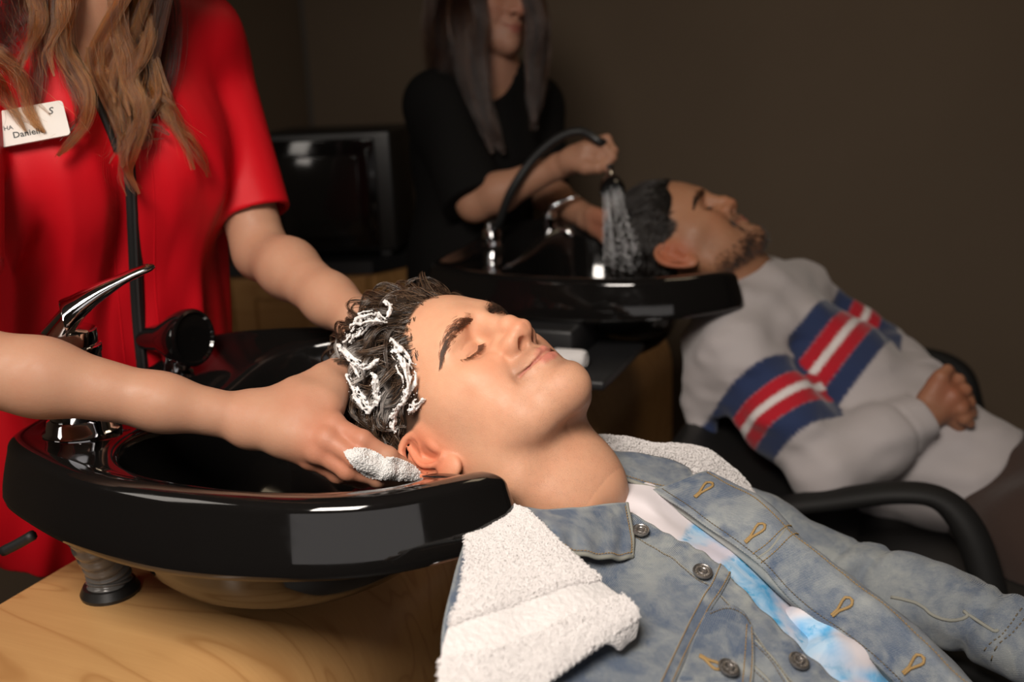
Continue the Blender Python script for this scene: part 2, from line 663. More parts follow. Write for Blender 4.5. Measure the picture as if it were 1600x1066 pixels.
def face_features(d, q, prm):
    nz = prm.get('nose', 1.0)
    # eye sockets and closed lids
    d = smax(d, -ell(q, (0.0310, 0.0945, 0.0215), (0.0185, 0.0145, 0.0115)), 0.020)
    d = smax(d, -ell(q, (0.0155, 0.098, 0.0275), (0.007, 0.014, 0.011)), 0.014)
    d = smin(d, ell(q, (0.0315, 0.0685, 0.0235), (0.0165, 0.0140, 0.0135)), 0.0055)
    # cheek hollow below the eye / tear trough
    # nose
    n0, n1 = np.array([0, 0.0900, 0.0300]), np.array([0, 0.1045 * 1.0, -0.0070])
    d = smin(d, chain(q, [(0, 0.0895, 0.034), (0, 0.0975, 0.020), (0, 0.1045, 0.006), (0, 0.1055 + 0.001 * nz, -0.0075)],
                      [0.0085, 0.0090, 0.0100, 0.0110], 0.006), 0.012)
    d = smin(d, ell(q, (0.004, 0.1065, -0.0100), (0.0085, 0.0102, 0.0088)), 0.006)
    d = smin(d, chain(q, [(0.0085, 0.088, 0.0), (0.0145, 0.089, -0.010)], [0.008, 0.009], 0.006), 0.01)
    d = smin(d, ell(q, (0.0135, 0.0955, -0.0112), (0.0085, 0.0118, 0.0095)), 0.006)     # ala
    d = smin(d, cap(q, (0, 0.108, -0.0165), (0, 0.098, -0.0215), 0.0045, 0.0050), 0.006)  # columella
    d = smax(d, -ell(q, (0.0080, 0.1000, -0.0190), (0.0042, 0.0095, 0.0060), [[1, 0, 0], [0, .9, .43], [0, -.43, .9]]), 0.003)  # nostril
    d = d + F32(0.0016) * gau(q, (0.0225, 0.0895, -0.009), (0.0028, 0.006, 0.009))            # alar crease
    # smile fold: from ala to beside the mouth corner
    d = d + F32(0.0011) * np.exp(-0.5 * (chain(q, [(0.022, 0.090, -0.016), (0.029, 0.083, -0.030), (0.0330, 0.078, -0.042)], 0.0, 0.001) / F32(0.0035)) ** 2)
    d = d - F32(0.0022) * gau(q, (0.035, 0.078, -0.016), (0.012, 0.012, 0.011))             # lifted cheek
    # lips
    d = smin(d, ell(q, (0, 0.082, -0.0345), (0.022, 0.0205, 0.009)), 0.010)
    lt = [(0.0275, 0.0810, -0.0375), (0.019, 0.0905, -0.0390), (0.009, 0.0972, -0.0385), (0.004, 0.0990, -0.0375), (0, 0.0986, -0.0382)]
    d = smin(d, chain(q, lt, [0.0014, 0.0026, 0.0032, 0.0034, 0.0032], 0.003), 0.0045)
    lb = [(0.0265, 0.0805, -0.0395), (0.017, 0.0895, -0.0450), (0.008, 0.0958, -0.0475), (0, 0.0975, -0.0480)]
    d = smin(d, chain(q, lb, [0.0014, 0.0032, 0.0042, 0.0046], 0.003), 0.0050)
    seam = [(0.0285, 0.0830, -0.0375), (0.021, 0.0915, -0.0412), (0.011, 0.0995, -0.0428), (0.004, 0.1030, -0.0420), (0, 0.1030, -0.0425)]
    d = smax(d, -chain(q, seam, [0.0013, 0.0013, 0.0012, 0.0012, 0.0012], 0.001), 0.0022)
    d = d + F32(0.0016) * gau(q, (0.0310, 0.0800, -0.0385), (0.0030, 0.008, 0.0045))          # mouth corner dimple
    d = d + F32(0.0011) * gau(q, (0, 0.104, -0.030), (0.0030, 0.01, 0.006))                   # philtrum
    d = d + F32(0.0024) * gau(q, (0, 0.100, -0.0590), (0.016, 0.012, 0.0050))                  # chin furrow
    # lid line and crease
    lid = spline([(0.0165, 0.0815, 0.0262), (0.0225, 0.0835, 0.0205), (0.031, 0.0830, 0.0172), (0.040, 0.0785, 0.0175), (0.0475, 0.0715, 0.0205)], 12)
    d = d + F32(0.0013) * np.exp(-0.5 * (chain(q, lid, 0.0, 0.0005) / F32(0.0011)) ** 2)
    cr = spline([(0.0165, 0.083, 0.0300), (0.024, 0.0840, 0.0305), (0.033, 0.0822, 0.0290), (0.042, 0.0775, 0.0262), (0.050, 0.070, 0.0222)], 12)
    d = d + F32(0.0010) * np.exp(-0.5 * (chain(q, cr, 0.0, 0.0005) / F32(0.0012)) ** 2)
    d = d - F32(0.0010) * gau(q, (0.036, 0.081, 0.0345), (0.012, 0.008, 0.0035))           # fold under the brow
    d = d + F32(0.0010) * np.exp(-0.5 * (chain(q, [(0.0175, 0.083, 0.019), (0.026, 0.084, 0.0095), (0.036, 0.080, 0.0075)], 0.0, 0.001) / F32(0.0032)) ** 2)
    return d


def head_sdf(p, prm=FACE):
    r = np.sqrt(((p - np.array([0, 0.01, 0.02], F32)) ** 2).sum(1))
    m = r < 0.172
    d = (r - F32(0.120)).astype(F32)
    if m.any():
        d[m] = head_core(p[m], prm)
    return d


def head_core(p, prm=FACE):
    fem = prm.get('fem', 0)
    nz = prm.get('nose', 1.0)
    ax = np.abs(p[:, 0])
    q = p.copy()
    q[:, 0] = ax                                       # symmetric part
    q = face_warp(q)
    d = ell(q, (0, -0.005, 0.051), (0.0745, 0.097, 0.099))
    d = smin(d, ell(q, (0, 0.041, 0.052), (0.053, 0.0530, 0.060)), 0.03)
    d = smin(d, ell(q, (0, 0.034, -0.008), (0.058, 0.050, 0.066)), 0.03)
    d = smin(d, chain(q, [(0.043, 0.056, 0.001), (0.056, 0.036, 0.003), (0.066, 0.006, 0.004)], [0.0185, 0.014, 0.009], 0.01), 0.028)       # cheekbone
    jw = 0.053 - 0.006 * fem
    d = smin(d, chain(q, [(jw + .001, 0.006, -0.020), (jw, 0.012, -0.046), (0.031, 0.054, -0.068), (0.0, 0.079, -0.073)],
                      [0.018, 0.016, 0.0155, 0.0175], 0.012), 0.036)
    d = smin(d, ell(q, (0.036, 0.043, -0.030), (0.023, 0.028, 0.034)), 0.026)      # cheek
    d = smin(d, ell(q, (0, 0.060, -0.040), (0.030, 0.0345, 0.031)), 0.02)         # muzzle
    d = smin(d, ell(q, (0, 0.0815, -0.0715), (0.0205 - 0.003 * fem, 0.0185, 0.0190)), 0.026)            # chin ball
    d = smin(d, chain(q, [(0.043, 0.0640, 0.038), (0.031, 0.0765, 0.0445), (0.013, 0.0865, 0.044), (0, 0.0890, 0.044)],
                      [0.0090, 0.0105, 0.011, 0.010], 0.01), 0.020)                    # brow
    d = smin(d, ell(q, (0.054, 0.022, 0.018), (0.0175, 0.036, 0.030)), 0.02)
    front = p[:, 1] > 0.052
    if front.any():
        d[front] = face_features(d[front], q[front], prm)
    # ears
    for s in prm.get('ears', (1, -1)):
        m = (p[:, 0] * s > 0.045) & (np.abs(p[:, 1] + 0.01) < 0.05) & (np.abs(p[:, 2]) < 0.06)
        if m.any():
            pm = p[m]
            e = ear_sdf(pm, s)
            root = smin(ell(pm, (0.072 * s, -0.001, 0.004), (0.010, 0.010, 0.024)), ell(pm, (0.0725 * s, -0.012, 0.016), (0.0095, 0.016, 0.022)), 0.01)
            dd = smin(d[m], root, 0.010)
            d[m] = smin(dd, e, 0.0035)
    return d


def skin_cols(q, base, prm=FACE):
    """the skin's own colours by place, in head axes"""
    ax = q.copy()
    ax[:, 0] = np.abs(ax[:, 0])
    ax = face_warp(ax)
    c = np.tile(np.asarray(base, float), (len(q), 1))

    def tint(w, col):
        nonlocal c
        w = np.clip(w, 0, 1)[:, None]
        c = c * (1 - w) + np.asarray(col) * w
    b = np.asarray(base)
    red = b * np.array([1.02, 0.70, 0.62])
    tint(0.40 * gau(ax, (0.040, 0.075, -0.012), (0.018, 0.03, 0.018)), red)
    tint(0.50 * gau(ax, (0, 0.114, -0.010), (0.016, 0.014, 0.012)), red)
    tint(0.35 * gau(ax, (0.033, 0.082, 0.022), (0.016, 0.015, 0.010)), b * np.array([0.80, 0.62, 0.60]))
    tint(0.72 * np.clip((ax[:, 0] - 0.0735) / 0.007, 0, 1) * np.clip(1.5 * gau(ax, (0.084, -0.016, 0.005), (0.03, 0.020, 0.026)), 0, 1), b * np.array([1.02, 0.55, 0.46]))
    lip = np.minimum(chain(ax, [(0.0265, 0.0810, -0.0378), (0.019, 0.0905, -0.0392), (0.009, 0.0980, -0.0385), (0.004, 0.1000, -0.0372), (0, 0.100, -0.0380)], [0.0012, 0.0030, 0.0040, 0.0042, 0.0040], 0.001),
                     chain(ax, [(0.026, 0.0805, -0.0393), (0.017, 0.0895, -0.0448), (0.008, 0.0965, -0.0472), (0, 0.0985, -0.0478)], [0.0012, 0.0038, 0.0054, 0.0058], 0.001))
    lipm = np.clip(0.5 - lip / 0.0016, 0, 1)
    st = prm.get('stub', 1.0)
    # close-shaved growth: moustache, chin, jaw
    ms = gau(ax, (0.012, 0.098, -0.029), (0.014, 0.02, 0.0065)) + gau(ax, (0.030, 0.082, -0.036), (0.006, 0.02, 0.009)) + gau(ax, (0, 0.098, -0.060), (0.010, 0.02, 0.008)) * 1.0
    jaw = np.clip((-0.030 - ax[:, 2] + 0.35 * (ax[:, 1] - 0.03)) / 0.05, 0, 1) * np.clip((0.03 + ax[:, 1]) / 0.04, 0, 1) * (ax[:, 2] > -0.14)
    jaw = np.maximum(jaw, gau(ax, (0.070, 0.030, -0.020), (0.02, 0.018, 0.03)))
    tint(np.clip(0.42 * ms + 0.22 * jaw, 0, 0.92) * st, prm.get('stubcol', b * np.array([0.42, 0.42, 0.45])))
    tint(lipm * 0.75, prm.get('lip', (0.50, 0.15, 0.12)))
    if 'scalp' in prm:
        tint(0.93 * np.clip(prm['scalp'](q) / 0.006, 0, 1) * np.clip((0.006 - prm['skull'](q.astype(F32))) / 0.002, 0, 1), prm['scalpcol'])
    crease = np.exp(-0.5 * (chain(ax, [(0.0285, 0.0830, -0.0375), (0.021, 0.0915, -0.0412), (0.011, 0.0995, -0.0428), (0.004, 0.1030, -0.0420), (0, 0.1030, -0.0425)], 0.0, 0.001) / 0.0012) ** 2)
    tint(crease * 0.6, np.array(prm.get('lip', (0.50, 0.15, 0.12))) * 0.45)
    return np.clip(c, 0, 1), np.clip(0.9 * ms + jaw, 0, 1) * st


class Pose:
    """a local frame with origin and axes in world space"""
    def __init__(self, Rc, Tc):
        Rc = np.asarray(Rc, float)
        self.M = np.stack([camvec(*Rc[:, i]) for i in range(3)], 1) if Tc is not None else Rc
        q, r = np.linalg.qr(self.M)
        self.M = q * np.sign(np.diag(r))
        self.o = CAM + camvec(*Tc) if Tc is not None else None

    def w(self, p):
        return np.asarray(p, float) @ self.M.T + self.o

    def l(self, p):
        return (np.asarray(p) - self.o.astype(F32)) @ self.M.astype(F32)


HEAD_A = Pose([[-0.585, 0.237, -0.774], [0.310, -0.816, -0.485], [-0.749, -0.525, 0.404]], (-0.0219, 0.0756, 1.0214))
HEAD_B = Pose([[-0.330, 0.550, -0.765], [0.017, -0.807, -0.588], [-0.943, -0.209, 0.257]], (0.3111, -0.1492, 1.7755))


# ------------------------------------------------------------------ materials: skin
def skin_mat(name, scale=1.0, sss=0.14, rough=0.52, pore=0.45):
    m, nt, b = nmat(name)
    tc = N(nt, 'ShaderNodeTexCoord').outputs['Object']
    c = attr(nt, 'col')
    n1 = noise(nt, 45, 4, 0.6, tc)
    c = mixc(nt, ramp(nt, n1, [(0.35, 0.0), (0.7, 0.30)]), c, mixc(nt, 1.0, c, (0.92, 0.72, 0.66), 'MULTIPLY'))
    vo = N(nt, 'ShaderNodeTexVoronoi')
    vo.inputs['Scale'].default_value = 1700
    L(nt, tc, vo.inputs['Vector'])
    dots = ramp(nt, vo.outputs['Distance'], [(0.10, 1.0), (0.40, 0.0)])
    st = attr(nt, 'stub', 'Fac')
    n2 = ramp(nt, noise(nt, 160, 2, 0.5, tc), [(0.30, 0.0), (0.62, 1.0)])
    f = math_(nt, 'MULTIPLY', math_(nt, 'MULTIPLY', dots, math_(nt, 'ADD', math_(nt, 'MULTIPLY', st, 1.0), 0.06)), n2)
    c = mixc(nt, f, c, mixc(nt, 1.0, c, (0.42, 0.38, 0.38), 'MULTIPLY'))
    L(nt, c, b.inputs['Base Color'])
    setp(b, rough=rough, sss=sss, ssr=(1.0, 0.32, 0.16), sss_s=0.004 * scale, spec=0.36)
    r = ramp(nt, noise(nt, 90, 3, 0.5, tc), [(0.3, rough - 0.08), (0.7, rough + 0.10)])
    L(nt, r, b.inputs['Roughness'])
    h = math_(nt, 'ADD', math_(nt, 'MULTIPLY', noise(nt, 700, 2, 0.6, tc), 0.8), math_(nt, 'MULTIPLY', noise(nt, 160, 3, 0.5, tc), 0.7))
    bump(nt, b, h, pore, 0.0006)
    return m


SKIN_A = skin_mat('skin_light')
# ------------------------------------------------------------------ materials of the room and fittings
def wall_mat():
    m, nt, b = nmat('wall_paint')
    n = noise(nt, 3.0, 4, 0.6)
    L(nt, mixc(nt, n, (0.102, 0.074, 0.050), (0.120, 0.088, 0.060)), b.inputs['Base Color'])
    setp(b, rough=0.8, spec=0.25)
    bump(nt, b, noise(nt, 160, 2, 0.6), 0.10, 0.001)
    return m


def wood_mat(name, lt, dk, axis=(1, 0, 0)):
    m, nt, b = nmat(name)
    tc = N(nt, 'ShaderNodeTexCoord').outputs['Object']
    mp = N(nt, 'ShaderNodeMapping')
    mp.inputs['Scale'].default_value = (1.2, 5.5, 3.0)
    mp.inputs['Rotation'].default_value = (0, 0, 0.15)
    L(nt, tc, mp.inputs['Vector'])
    n1 = noise(nt, 1.3, 2, 0.45, mp.outputs[0], 0.9)
    rings = math_(nt, 'FRACT', math_(nt, 'MULTIPLY', n1, 11.0))
    lines = ramp(nt, rings, [(0.0, 0.0), (0.10, 0.75), (0.30, 1.0), (0.8, 0.85), (1.0, 0.0)])
    mp2 = N(nt, 'ShaderNodeMapping')
    mp2.inputs['Scale'].default_value = (6, 260, 60)
    L(nt, tc, mp2.inputs['Vector'])
    fine = noise(nt, 1.0, 3, 0.6, mp2.outputs[0])
    c = mixc(nt, lines, dk, lt)
    c = mixc(nt, ramp(nt, fine, [(0.35, 0.22), (0.65, 0.0)]), c, dk)
    c = mixc(nt, ramp(nt, noise(nt, 4, 3, 0.5, mp.outputs[0]), [(0.3, 0.35), (0.7, 0.0)]), c, mixc(nt, 0.5, lt, dk))
    L(nt, c, b.inputs['Base Color'])
    setp(b, rough=0.36, spec=0.45, coat=0.15, coatr=0.25)
    bump(nt, b, fine, 0.05, 0.0005)
    return m


def black_gloss():
    m, nt, b = nmat('black_glossy_plastic')
    setp(b, col=(0.0055, 0.0050, 0.0048), rough=0.07, spec=0.5, coat=0.35, coatr=0.03)
    h = noise(nt, 9, 2, 0.5)
    bump(nt, b, h, 0.06, 0.004)
    r = ramp(nt, noise(nt, 30, 4, 0.7), [(0.4, 0.05), (0.75, 0.16)])
    L(nt, r, b.inputs['Roughness'])
    return m


def terry(name, col):
    m, nt, b = nmat(name)
    setp(b, col=col, rough=0.95, sheen=0.35, sheenr=0.5, spec=0.1)
    vo = N(nt, 'ShaderNodeTexVoronoi')
    vo.inputs['Scale'].default_value = 520
    tc = N(nt, 'ShaderNodeTexCoord').outputs['Object']
    L(nt, tc, vo.inputs['Vector'])
    fl = attr(nt, 'flat', 'Fac')
    h = math_(nt, 'MULTIPLY', math_(nt, 'SUBTRACT', 1.0, vo.outputs['Distance']), math_(nt, 'SUBTRACT', 1.0, math_(nt, 'MULTIPLY', fl, 0.85)))
    h = math_(nt, 'ADD', h, math_(nt, 'MULTIPLY', noise(nt, 260, 3, 0.6, tc), 0.6))
    bump(nt, b, h, 0.75, 0.0022)
    return m


M_WALL = wall_mat()
M_WOOD = wood_mat('maple_veneer', (0.56, 0.315, 0.125), (0.41, 0.205, 0.072))
M_WOOD2 = wood_mat('oak_cabinet', (0.45, 0.24, 0.085), (0.34, 0.165, 0.055))
M_BLACK = black_gloss()
M_CHROME = plain('chrome', (0.72, 0.72, 0.74), 0.06, metal=1.0)
M_RUB = plain('black_rubber', (0.012, 0.012, 0.012), 0.42)
M_BLKMAT = plain('black_matte_plastic', (0.010, 0.0095, 0.009), 0.38)
M_LAMI = plain('black_laminate', (0.012, 0.012, 0.013), 0.45)
M_FLOOR = plain('dark_floor_vinyl', (0.045, 0.034, 0.026), 0.45)
M_CEIL = plain('ceiling_paint', (0.35, 0.30, 0.25), 0.9)

# ------------------------------------------------------------------ the row of basins: a = towards the chair, b = towards the camera
YAW = math.radians(23.0)
AX = np.array([math.cos(YAW), -math.sin(YAW), 0])
BX = np.array([-math.sin(YAW), -math.cos(YAW), 0])
C0 = np.array([-0.25, 1.03, 0.0])
GAP = 0.854
RIM = 0.995


def ab(a, b, z=0.0, org=None):
    o = C0 if org is None else org
    return o + AX * a + BX * b + np.array([0, 0, z])


C1 = ab(0, -GAP)
ROT = np.stack([AX, -BX, np.array([0, 0, 1.0])], 1)     # local x = a, y = -b


def structure(o):
    o['kind'] = 'structure'
    return o


def slab(name, org, da, db, dz, mat):
    """an oriented box from corner org along da, db, dz"""
    mb = MB()
    o, da, db, dz = map(np.asarray, (org, da, db, dz))
    V = [o + i * da + j * db + k * dz for k in (0, 1) for j in (0, 1) for i in (0, 1)]
    Fc = [(0, 2, 3, 1), (4, 5, 7, 6), (0, 1, 5, 4), (2, 6, 7, 3), (0, 4, 6, 2), (1, 3, 7, 5)]
    return structure(mb.add(V, Fc).build(name, mat, None, False))


WB, WA = -1.95, -1.22          # back wall plane (b), left wall plane (a)
slab('floor', ab(-1.2, 2.3, -0.05), AX * 5.2, -BX * 4.4, (0, 0, 0.05), M_FLOOR)
slab('ceiling', ab(-1.2, 2.3, 2.75), AX * 5.2, -BX * 4.4, (0, 0, 0.05), M_CEIL)
slab('wall_back', ab(-1.2, WB, 0), AX * 5.2, -BX * 0.12, (0, 0, 2.75), M_WALL)
slab('wall_left', ab(WA - 0.12, 2.3, 0), AX * 0.12, -BX * (2.3 - WB), (0, 0, 2.75), M_WALL)
slab('baseboard_back', ab(WA, WB + 0.014, 0), AX * 5.0, -BX * 0.014, (0, 0, 0.10), M_BLKMAT)


# ------------------------------------------------------------------ basin
def basin_outline(th):
    half = [(0.205, 0.0), (0.212, 0.040), (0.232, 0.060), (0.262, 0.069), (0.286, 0.072), (0.297, 0.080), (0.294, 0.094), (0.272, 0.133), (0.225, 0.180), (0.165, 0.208), (0.09, 0.222), (0.0, 0.224),
            (-0.08, 0.214), (-0.15, 0.193), (-0.198, 0.172), (-0.222, 0.150), (-0.234, 0.115), (-0.240, 0.06), (-0.242, 0.0)]
    full = half + [(x, -y) for x, y in half[-2:0:-1]]
    pts = spline(full + [half[0]], 1200)
    return pts


def make_basin(name, org, label, group):
    root = thing(name, label, 'sink', org, group)
    n = 260
    O = basin_outline(None)
    seg = np.r_[0, np.cumsum(np.linalg.norm(np.diff(O, axis=0), axis=1))]
    s = np.linspace(0, seg[-1], n, endpoint=False)
    O = np.stack([np.interp(s, seg, O[:, 0]), np.interp(s, seg, O[:, 1])], 1)
    tg = np.roll(O, -1, 0) - np.roll(O, 1, 0)
    nr = np.stack([tg[:, 1], -tg[:, 0]], 1)
    nr /= np.linalg.norm(nr, axis=1)[:, None]
    # inner opening matched by angle
    ang = np.arctan2(O[:, 1], O[:, 0] - 0.03)
    ang = np.unwrap(ang)
    ang = ang - ang[0] if abs(ang[0]) < 1e-6 else ang
    Ih = [(0.172, 0.0), (0.180, 0.045), (0.200, 0.075), (0.222, 0.100), (0.206, 0.142), (0.150, 0.172), (0.08, 0.187), (0.0, 0.187), (-0.055, 0.170), (-0.093, 0.130), (-0.112, 0.07), (-0.117, 0.0)]
    If = spline(Ih + [(x, -y) for x, y in Ih[-2:0:-1]] + [Ih[0]], 900)
    ia = np.unwrap(np.arctan2(If[:, 1], If[:, 0] - 0.03))
    order = np.argsort(ia)
    am = np.clip(np.maximum.accumulate(ang), ia.min(), ia.max())
    I = np.stack([np.interp(am, ia[order], If[order, 0]), np.interp(am, ia[order], If[order, 1])], 1)
    for _ in range(6):
        I = 0.25 * np.roll(I, 1, 0) + 0.5 * I + 0.25 * np.roll(I, -1, 0)
    cB = np.array([0.035, 0.0])

    notch = np.exp(-(O[:, 1] / 0.060) ** 2) * (O[:, 0] > 0.15)
    dip = -0.052 * notch
    inn = np.exp(-(I[:, 1] / 0.075) ** 2) * np.clip((I[:, 0] - 0.12) / 0.05, 0, 1)
    idip = -0.050 * inn
    deck = np.clip((-0.085 - O[:, 0]) / 0.05, 0, 1) * np.exp(-(O[:, 1] / 0.16) ** 4)
    rings = []

    def ring(xy, z):
        rings.append(np.concatenate([xy, np.broadcast_to(z, (n,))[:, None]], 1))
    el = lambda rx, ry: cB + np.stack([rx * np.cos(am), ry * np.sin(am)], 1)
    ring(el(0.004, 0.004), -0.165)
    ring(el(0.030, 0.030), -0.163)
    ring(el(0.075, 0.085), -0.150)
    ring(cB + (I - cB) * 0.80, -0.115)
    ring(cB + (I - cB) * 0.91, -0.070 + idip * 0.3)
    ring(cB + (I - cB) * 0.965, -0.030 + idip * 0.7)
    ring(cB + (I - cB) * 0.992, -0.010 + idip - 0.008 * deck)
    W_ = O - I
    ring(I + W_ * 0.03, -0.003 + idip - 0.010 * deck)
    ring(I + W_ * 0.10, 0.0 + idip - 0.012 * deck)
    ring(I + W_ * 0.55, 0.001 + dip * 0.5 + idip * 0.5 - 0.012 * deck)
    ring(O - nr * 0.026, 0.002 + dip - 0.011 * deck)
    ring(O - nr * 0.016, 0.003 + dip + 0.001 * deck)
    for k in range(7):
        a = k / 6 * math.pi / 2
        ring(O - nr * (0.012 * (1 - math.sin(a))), -0.009 + 0.012 * math.cos(a) + dip)
    low = -0.057 - 0.008 * np.exp(-((O[:, 0] - 0.03) / 0.12) ** 2) + dip * 0.5
    ring(O + nr * 0.0065, low * 0.5 + dip * 0.5)
    ring(O + nr * 0.013, low)
    ring(O + nr * 0.010, low - 0.003)
    ring(O - nr * 0.014, low - 0.002)
    ring(cB * 0.2 + (O - cB * 0.2) * 0.80, -0.058)
    ring(el(0.178, 0.172) - np.array([0.03, 0]), -0.078)
    ring(el(0.172, 0.166) - np.array([0.03, 0]), -0.120)
    ring(el(0.150, 0.144) - np.array([0.03, 0]), -0.156)
    ring(el(0.100, 0.095) - np.array([0.03, 0]), -0.178)
    ring(el(0.03, 0.03) - np.array([0.03, 0]), -0.186)
    ring(el(0.005, 0.005) - np.array([0.03, 0]), -0.186)
    R = np.stack(rings, 0)                      # (rings, n, 3)
    far = np.clip(-R[..., 1] / 0.22, 0, 1.1)
    R[..., 2] += 0.032 * far * far * (3 - 2 * np.minimum(far, 1)) * np.clip((R[..., 2] + 0.12) / 0.07, 0, 1)
    m = len(rings)
    # refine along the profile
    R = np.stack([np.stack([spline(R[:, j], 3 * m)], 0)[0] for j in range(n)], 1) if False else R
    V = (R.reshape(-1, 3) * np.array([1, -1, 1])) @ ROT.T
    i, j = np.meshgrid(np.arange(m - 1), np.arange(n), indexing='ij')
    i, j = i.ravel(), j.ravel()
    j2 = (j + 1) % n
    Fc = np.stack([i * n + j, (i + 1) * n + j, (i + 1) * n + j2, i * n + j2], 1)
    o = mesh_obj('bowl', V, Fc, M_BLACK, root)
    bm = bmesh.new()
    bm.from_mesh(o.data)
    bmesh.ops.recalc_face_normals(bm, faces=bm.faces)
    bm.to_mesh(o.data)
    bm.free()
    for p_ in o.data.polygons:
        p_.use_smooth = True
    sb = o.modifiers.new('smooth', 'SUBSURF')
    sb.levels = sb.render_levels = 1
    mb = MB()
    mb.lathe([(0.0, 0.004), (0.020, 0.004), (0.024, 0.002), (0.026, 0.0), (0.026, -0.004)], (ab(0.035, 0, -0.160) - C0), n=24)
    mb.build('drain', M_CHROME, root)
    return root


BA = make_basin('shampoo_sink', ab(0, 0, RIM), 'glossy black shampoo basin in front, holding the head of the man in the denim jacket', 'shampoo basins')
BB = make_basin('shampoo_sink', ab(0.045, -GAP, RIM + 0.012), 'glossy black shampoo basin behind, under the shower spray', 'shampoo basins')


def loc(o, root, a, b, z):
    """point in world from basin axes"""
    return np.array(root.location) + AX * a + BX * b + np.array([0, 0, z])


# ------------------------------------------------------------------ basin cabinets: top, rounded nose and front in one veneered shell
CTOP = 0.806


def make_cabinet(b0, b1, label):
    root = thing('basin_cabinet', label, 'cabinet', ab(0, (b0 + b1) / 2, 0), 'basin cabinets')
    org = np.array(root.location)
    R_ = 0.13
    prof = [(-0.262, 0.02), (-0.262, CTOP)]
    for k in range(0, 13):
        t = k / 12 * math.pi / 2
        prof.append((0.105 - R_ + R_ * math.sin(t), CTOP - R_ + R_ * math.cos(t)))
    prof += [(0.105, 0.5), (0.105, 0.02)]
    mb = MB()
    V, Fc = [], []
    for b in (b0, b1):
        for a, z in prof:
            V.append(ab(a, b, z) - org)
    k = len(prof)
    for i in range(k - 1):
        Fc.append((i, i + 1, k + i + 1, k + i))
    Fc.append(tuple(range(k))[::-1])
    Fc.append(tuple(range(k, 2 * k)))
    # grain runs along the row
    o = MB().add(np.array(V) @ np.linalg.inv(ROT).T, Fc).build('carcass', M_WOOD, root, True, 40)
    o.rotation_euler = (0, 0, -YAW)
    mb = MB().box((0, 0, 0), (0.33, abs(b1 - b0) - 0.01, 0.08), ROT, 0.004)
    t = mb.build('plinth', M_BLKMAT, root, False)
    t.location = Vector(ab(-0.07, (b0 + b1) / 2, 0.04) - org)
    mb = MB().box((0, 0, 0), (0.006, 0.012, 0.60), ROT, 0.001)
    t = mb.build('edge_strip', M_WOOD2, root, False)
    t.location = Vector(ab(0.107, b0 - 0.008 * np.sign(b0 - b1), 0.34) - org)
    return root


make_cabinet(0.43, -0.424, 'maple veneered basin cabinet with rounded front edge, under the front sink')
make_cabinet(-0.428, -1.30, 'maple veneered basin cabinet in shadow under the rear sink')


# ------------------------------------------------------------------ back counter with black top, glossy black box on it
def make_counter():
    p0 = P(578, 408, 2.25)             # front right corner of the top
    root = thing('side_cabinet', 'wood cabinet with framed door and black top behind the red smock', 'cabinet', (p0[0], p0[1], 0))
    org = np.array(root.location)
    dx = np.array([-math.cos(0.10), -math.sin(0.10) * -1, 0])          # along the front, leftwards
    dy = np.array([math.sin(0.75), math.cos(0.75), 0])
    H = p0[2]

    def box(a0, a1, c0, c1, z0, z1):
        mb = MB()
        V = [dx * a + dy * c + np.array([0, 0, z]) for z in (z0, z1) for c in (c0, c1) for a in (a0, a1)]
        return mb.add(V, [(0, 2, 3, 1), (4, 5, 7, 6), (0, 1, 5, 4), (2, 6, 7, 3), (0, 4, 6, 2), (1, 3, 7, 5)])
    w = 0.62
    box(0.0, w, 0.012, 0.5, 0.0, H - 0.03).build('carcass', M_WOOD2, root, False)
    box(-0.008, w, -0.004, 0.5, H - 0.028, H).build('counter_top', M_LAMI, root, False)
    for k in range(2):
        x0 = 0.004 + k * 0.31
        d = box(x0, x0 + 0.30, -0.006, 0.012, 0.05, H - 0.034).build('door', M_WOOD2, root, False)
        f = MB()
        for (a0, a1, z0, z1) in ((0, .30, H - .079, H - .036), (0, .30, .05, .10), (0, .045, .10, H - .079), (.255, .30, .10, H - .079)):
            bb = box(x0 + a0, x0 + a1, -0.014, -0.006, z0, z1)
            f.add(bb.v, bb.f)
        f.build('door_frame', M_WOOD2, d, False)
    return root, p0, dx, dy


CNT, cp0, cdx, cdy = make_counter()


def make_box():
    o0 = cp0 + cdx * 0.275 + cdy * 0.05 + np.array([0, 0, 0.001])
    root = thing('towel_warmer', 'glossy black box with dark glass front on the wood cabinet', 'appliance', o0)
    ex = -cdx
    ey = np.array([math.sin(0.10), math.cos(0.10), 0])
    lean = 0.0

    def box(x0, x1, y0, y1, z0, z1, bev=0.006):
        M = np.stack([ex, ey, np.array([0, 0, 1.0])], 1)
        c = ex * (x0 + x1) / 2 + ey * (y0 + y1) / 2 + np.array([0, 0, (z0 + z1) / 2])
        return MB().box(c, (abs(x1 - x0), abs(y1 - y0), abs(z1 - z0)), M, bev)
    box(0, 0.30, 0.012, 0.25, 0.008, 0.278, 0.010).build('body', M_BLKMAT, root, True, 35)
    d = box(0.012, 0.262, -0.004, 0.012, 0.022, 0.262, 0.004).build('door', M_BLACK, root, True, 35)
    box(0.05, 0.225, -0.008, -0.003, 0.05, 0.225, 0.002).build('door_glass', plain('smoked_glass', (0.012, 0.011, 0.010), 0.10, coat=0.4), d, True, 35)
    box(0.246, 0.254, -0.020, -0.004, 0.06, 0.24, 0.003).build('door_handle', M_BLACK, d, True, 35)
    for x in (0.03, 0.27):
        for y in (0.03, 0.22):
            box(x - .012, x + .012, y - .012, y + .012, 0.0, 0.009, 0.002).build('foot', M_RUB, root, False)
    return root


make_box()


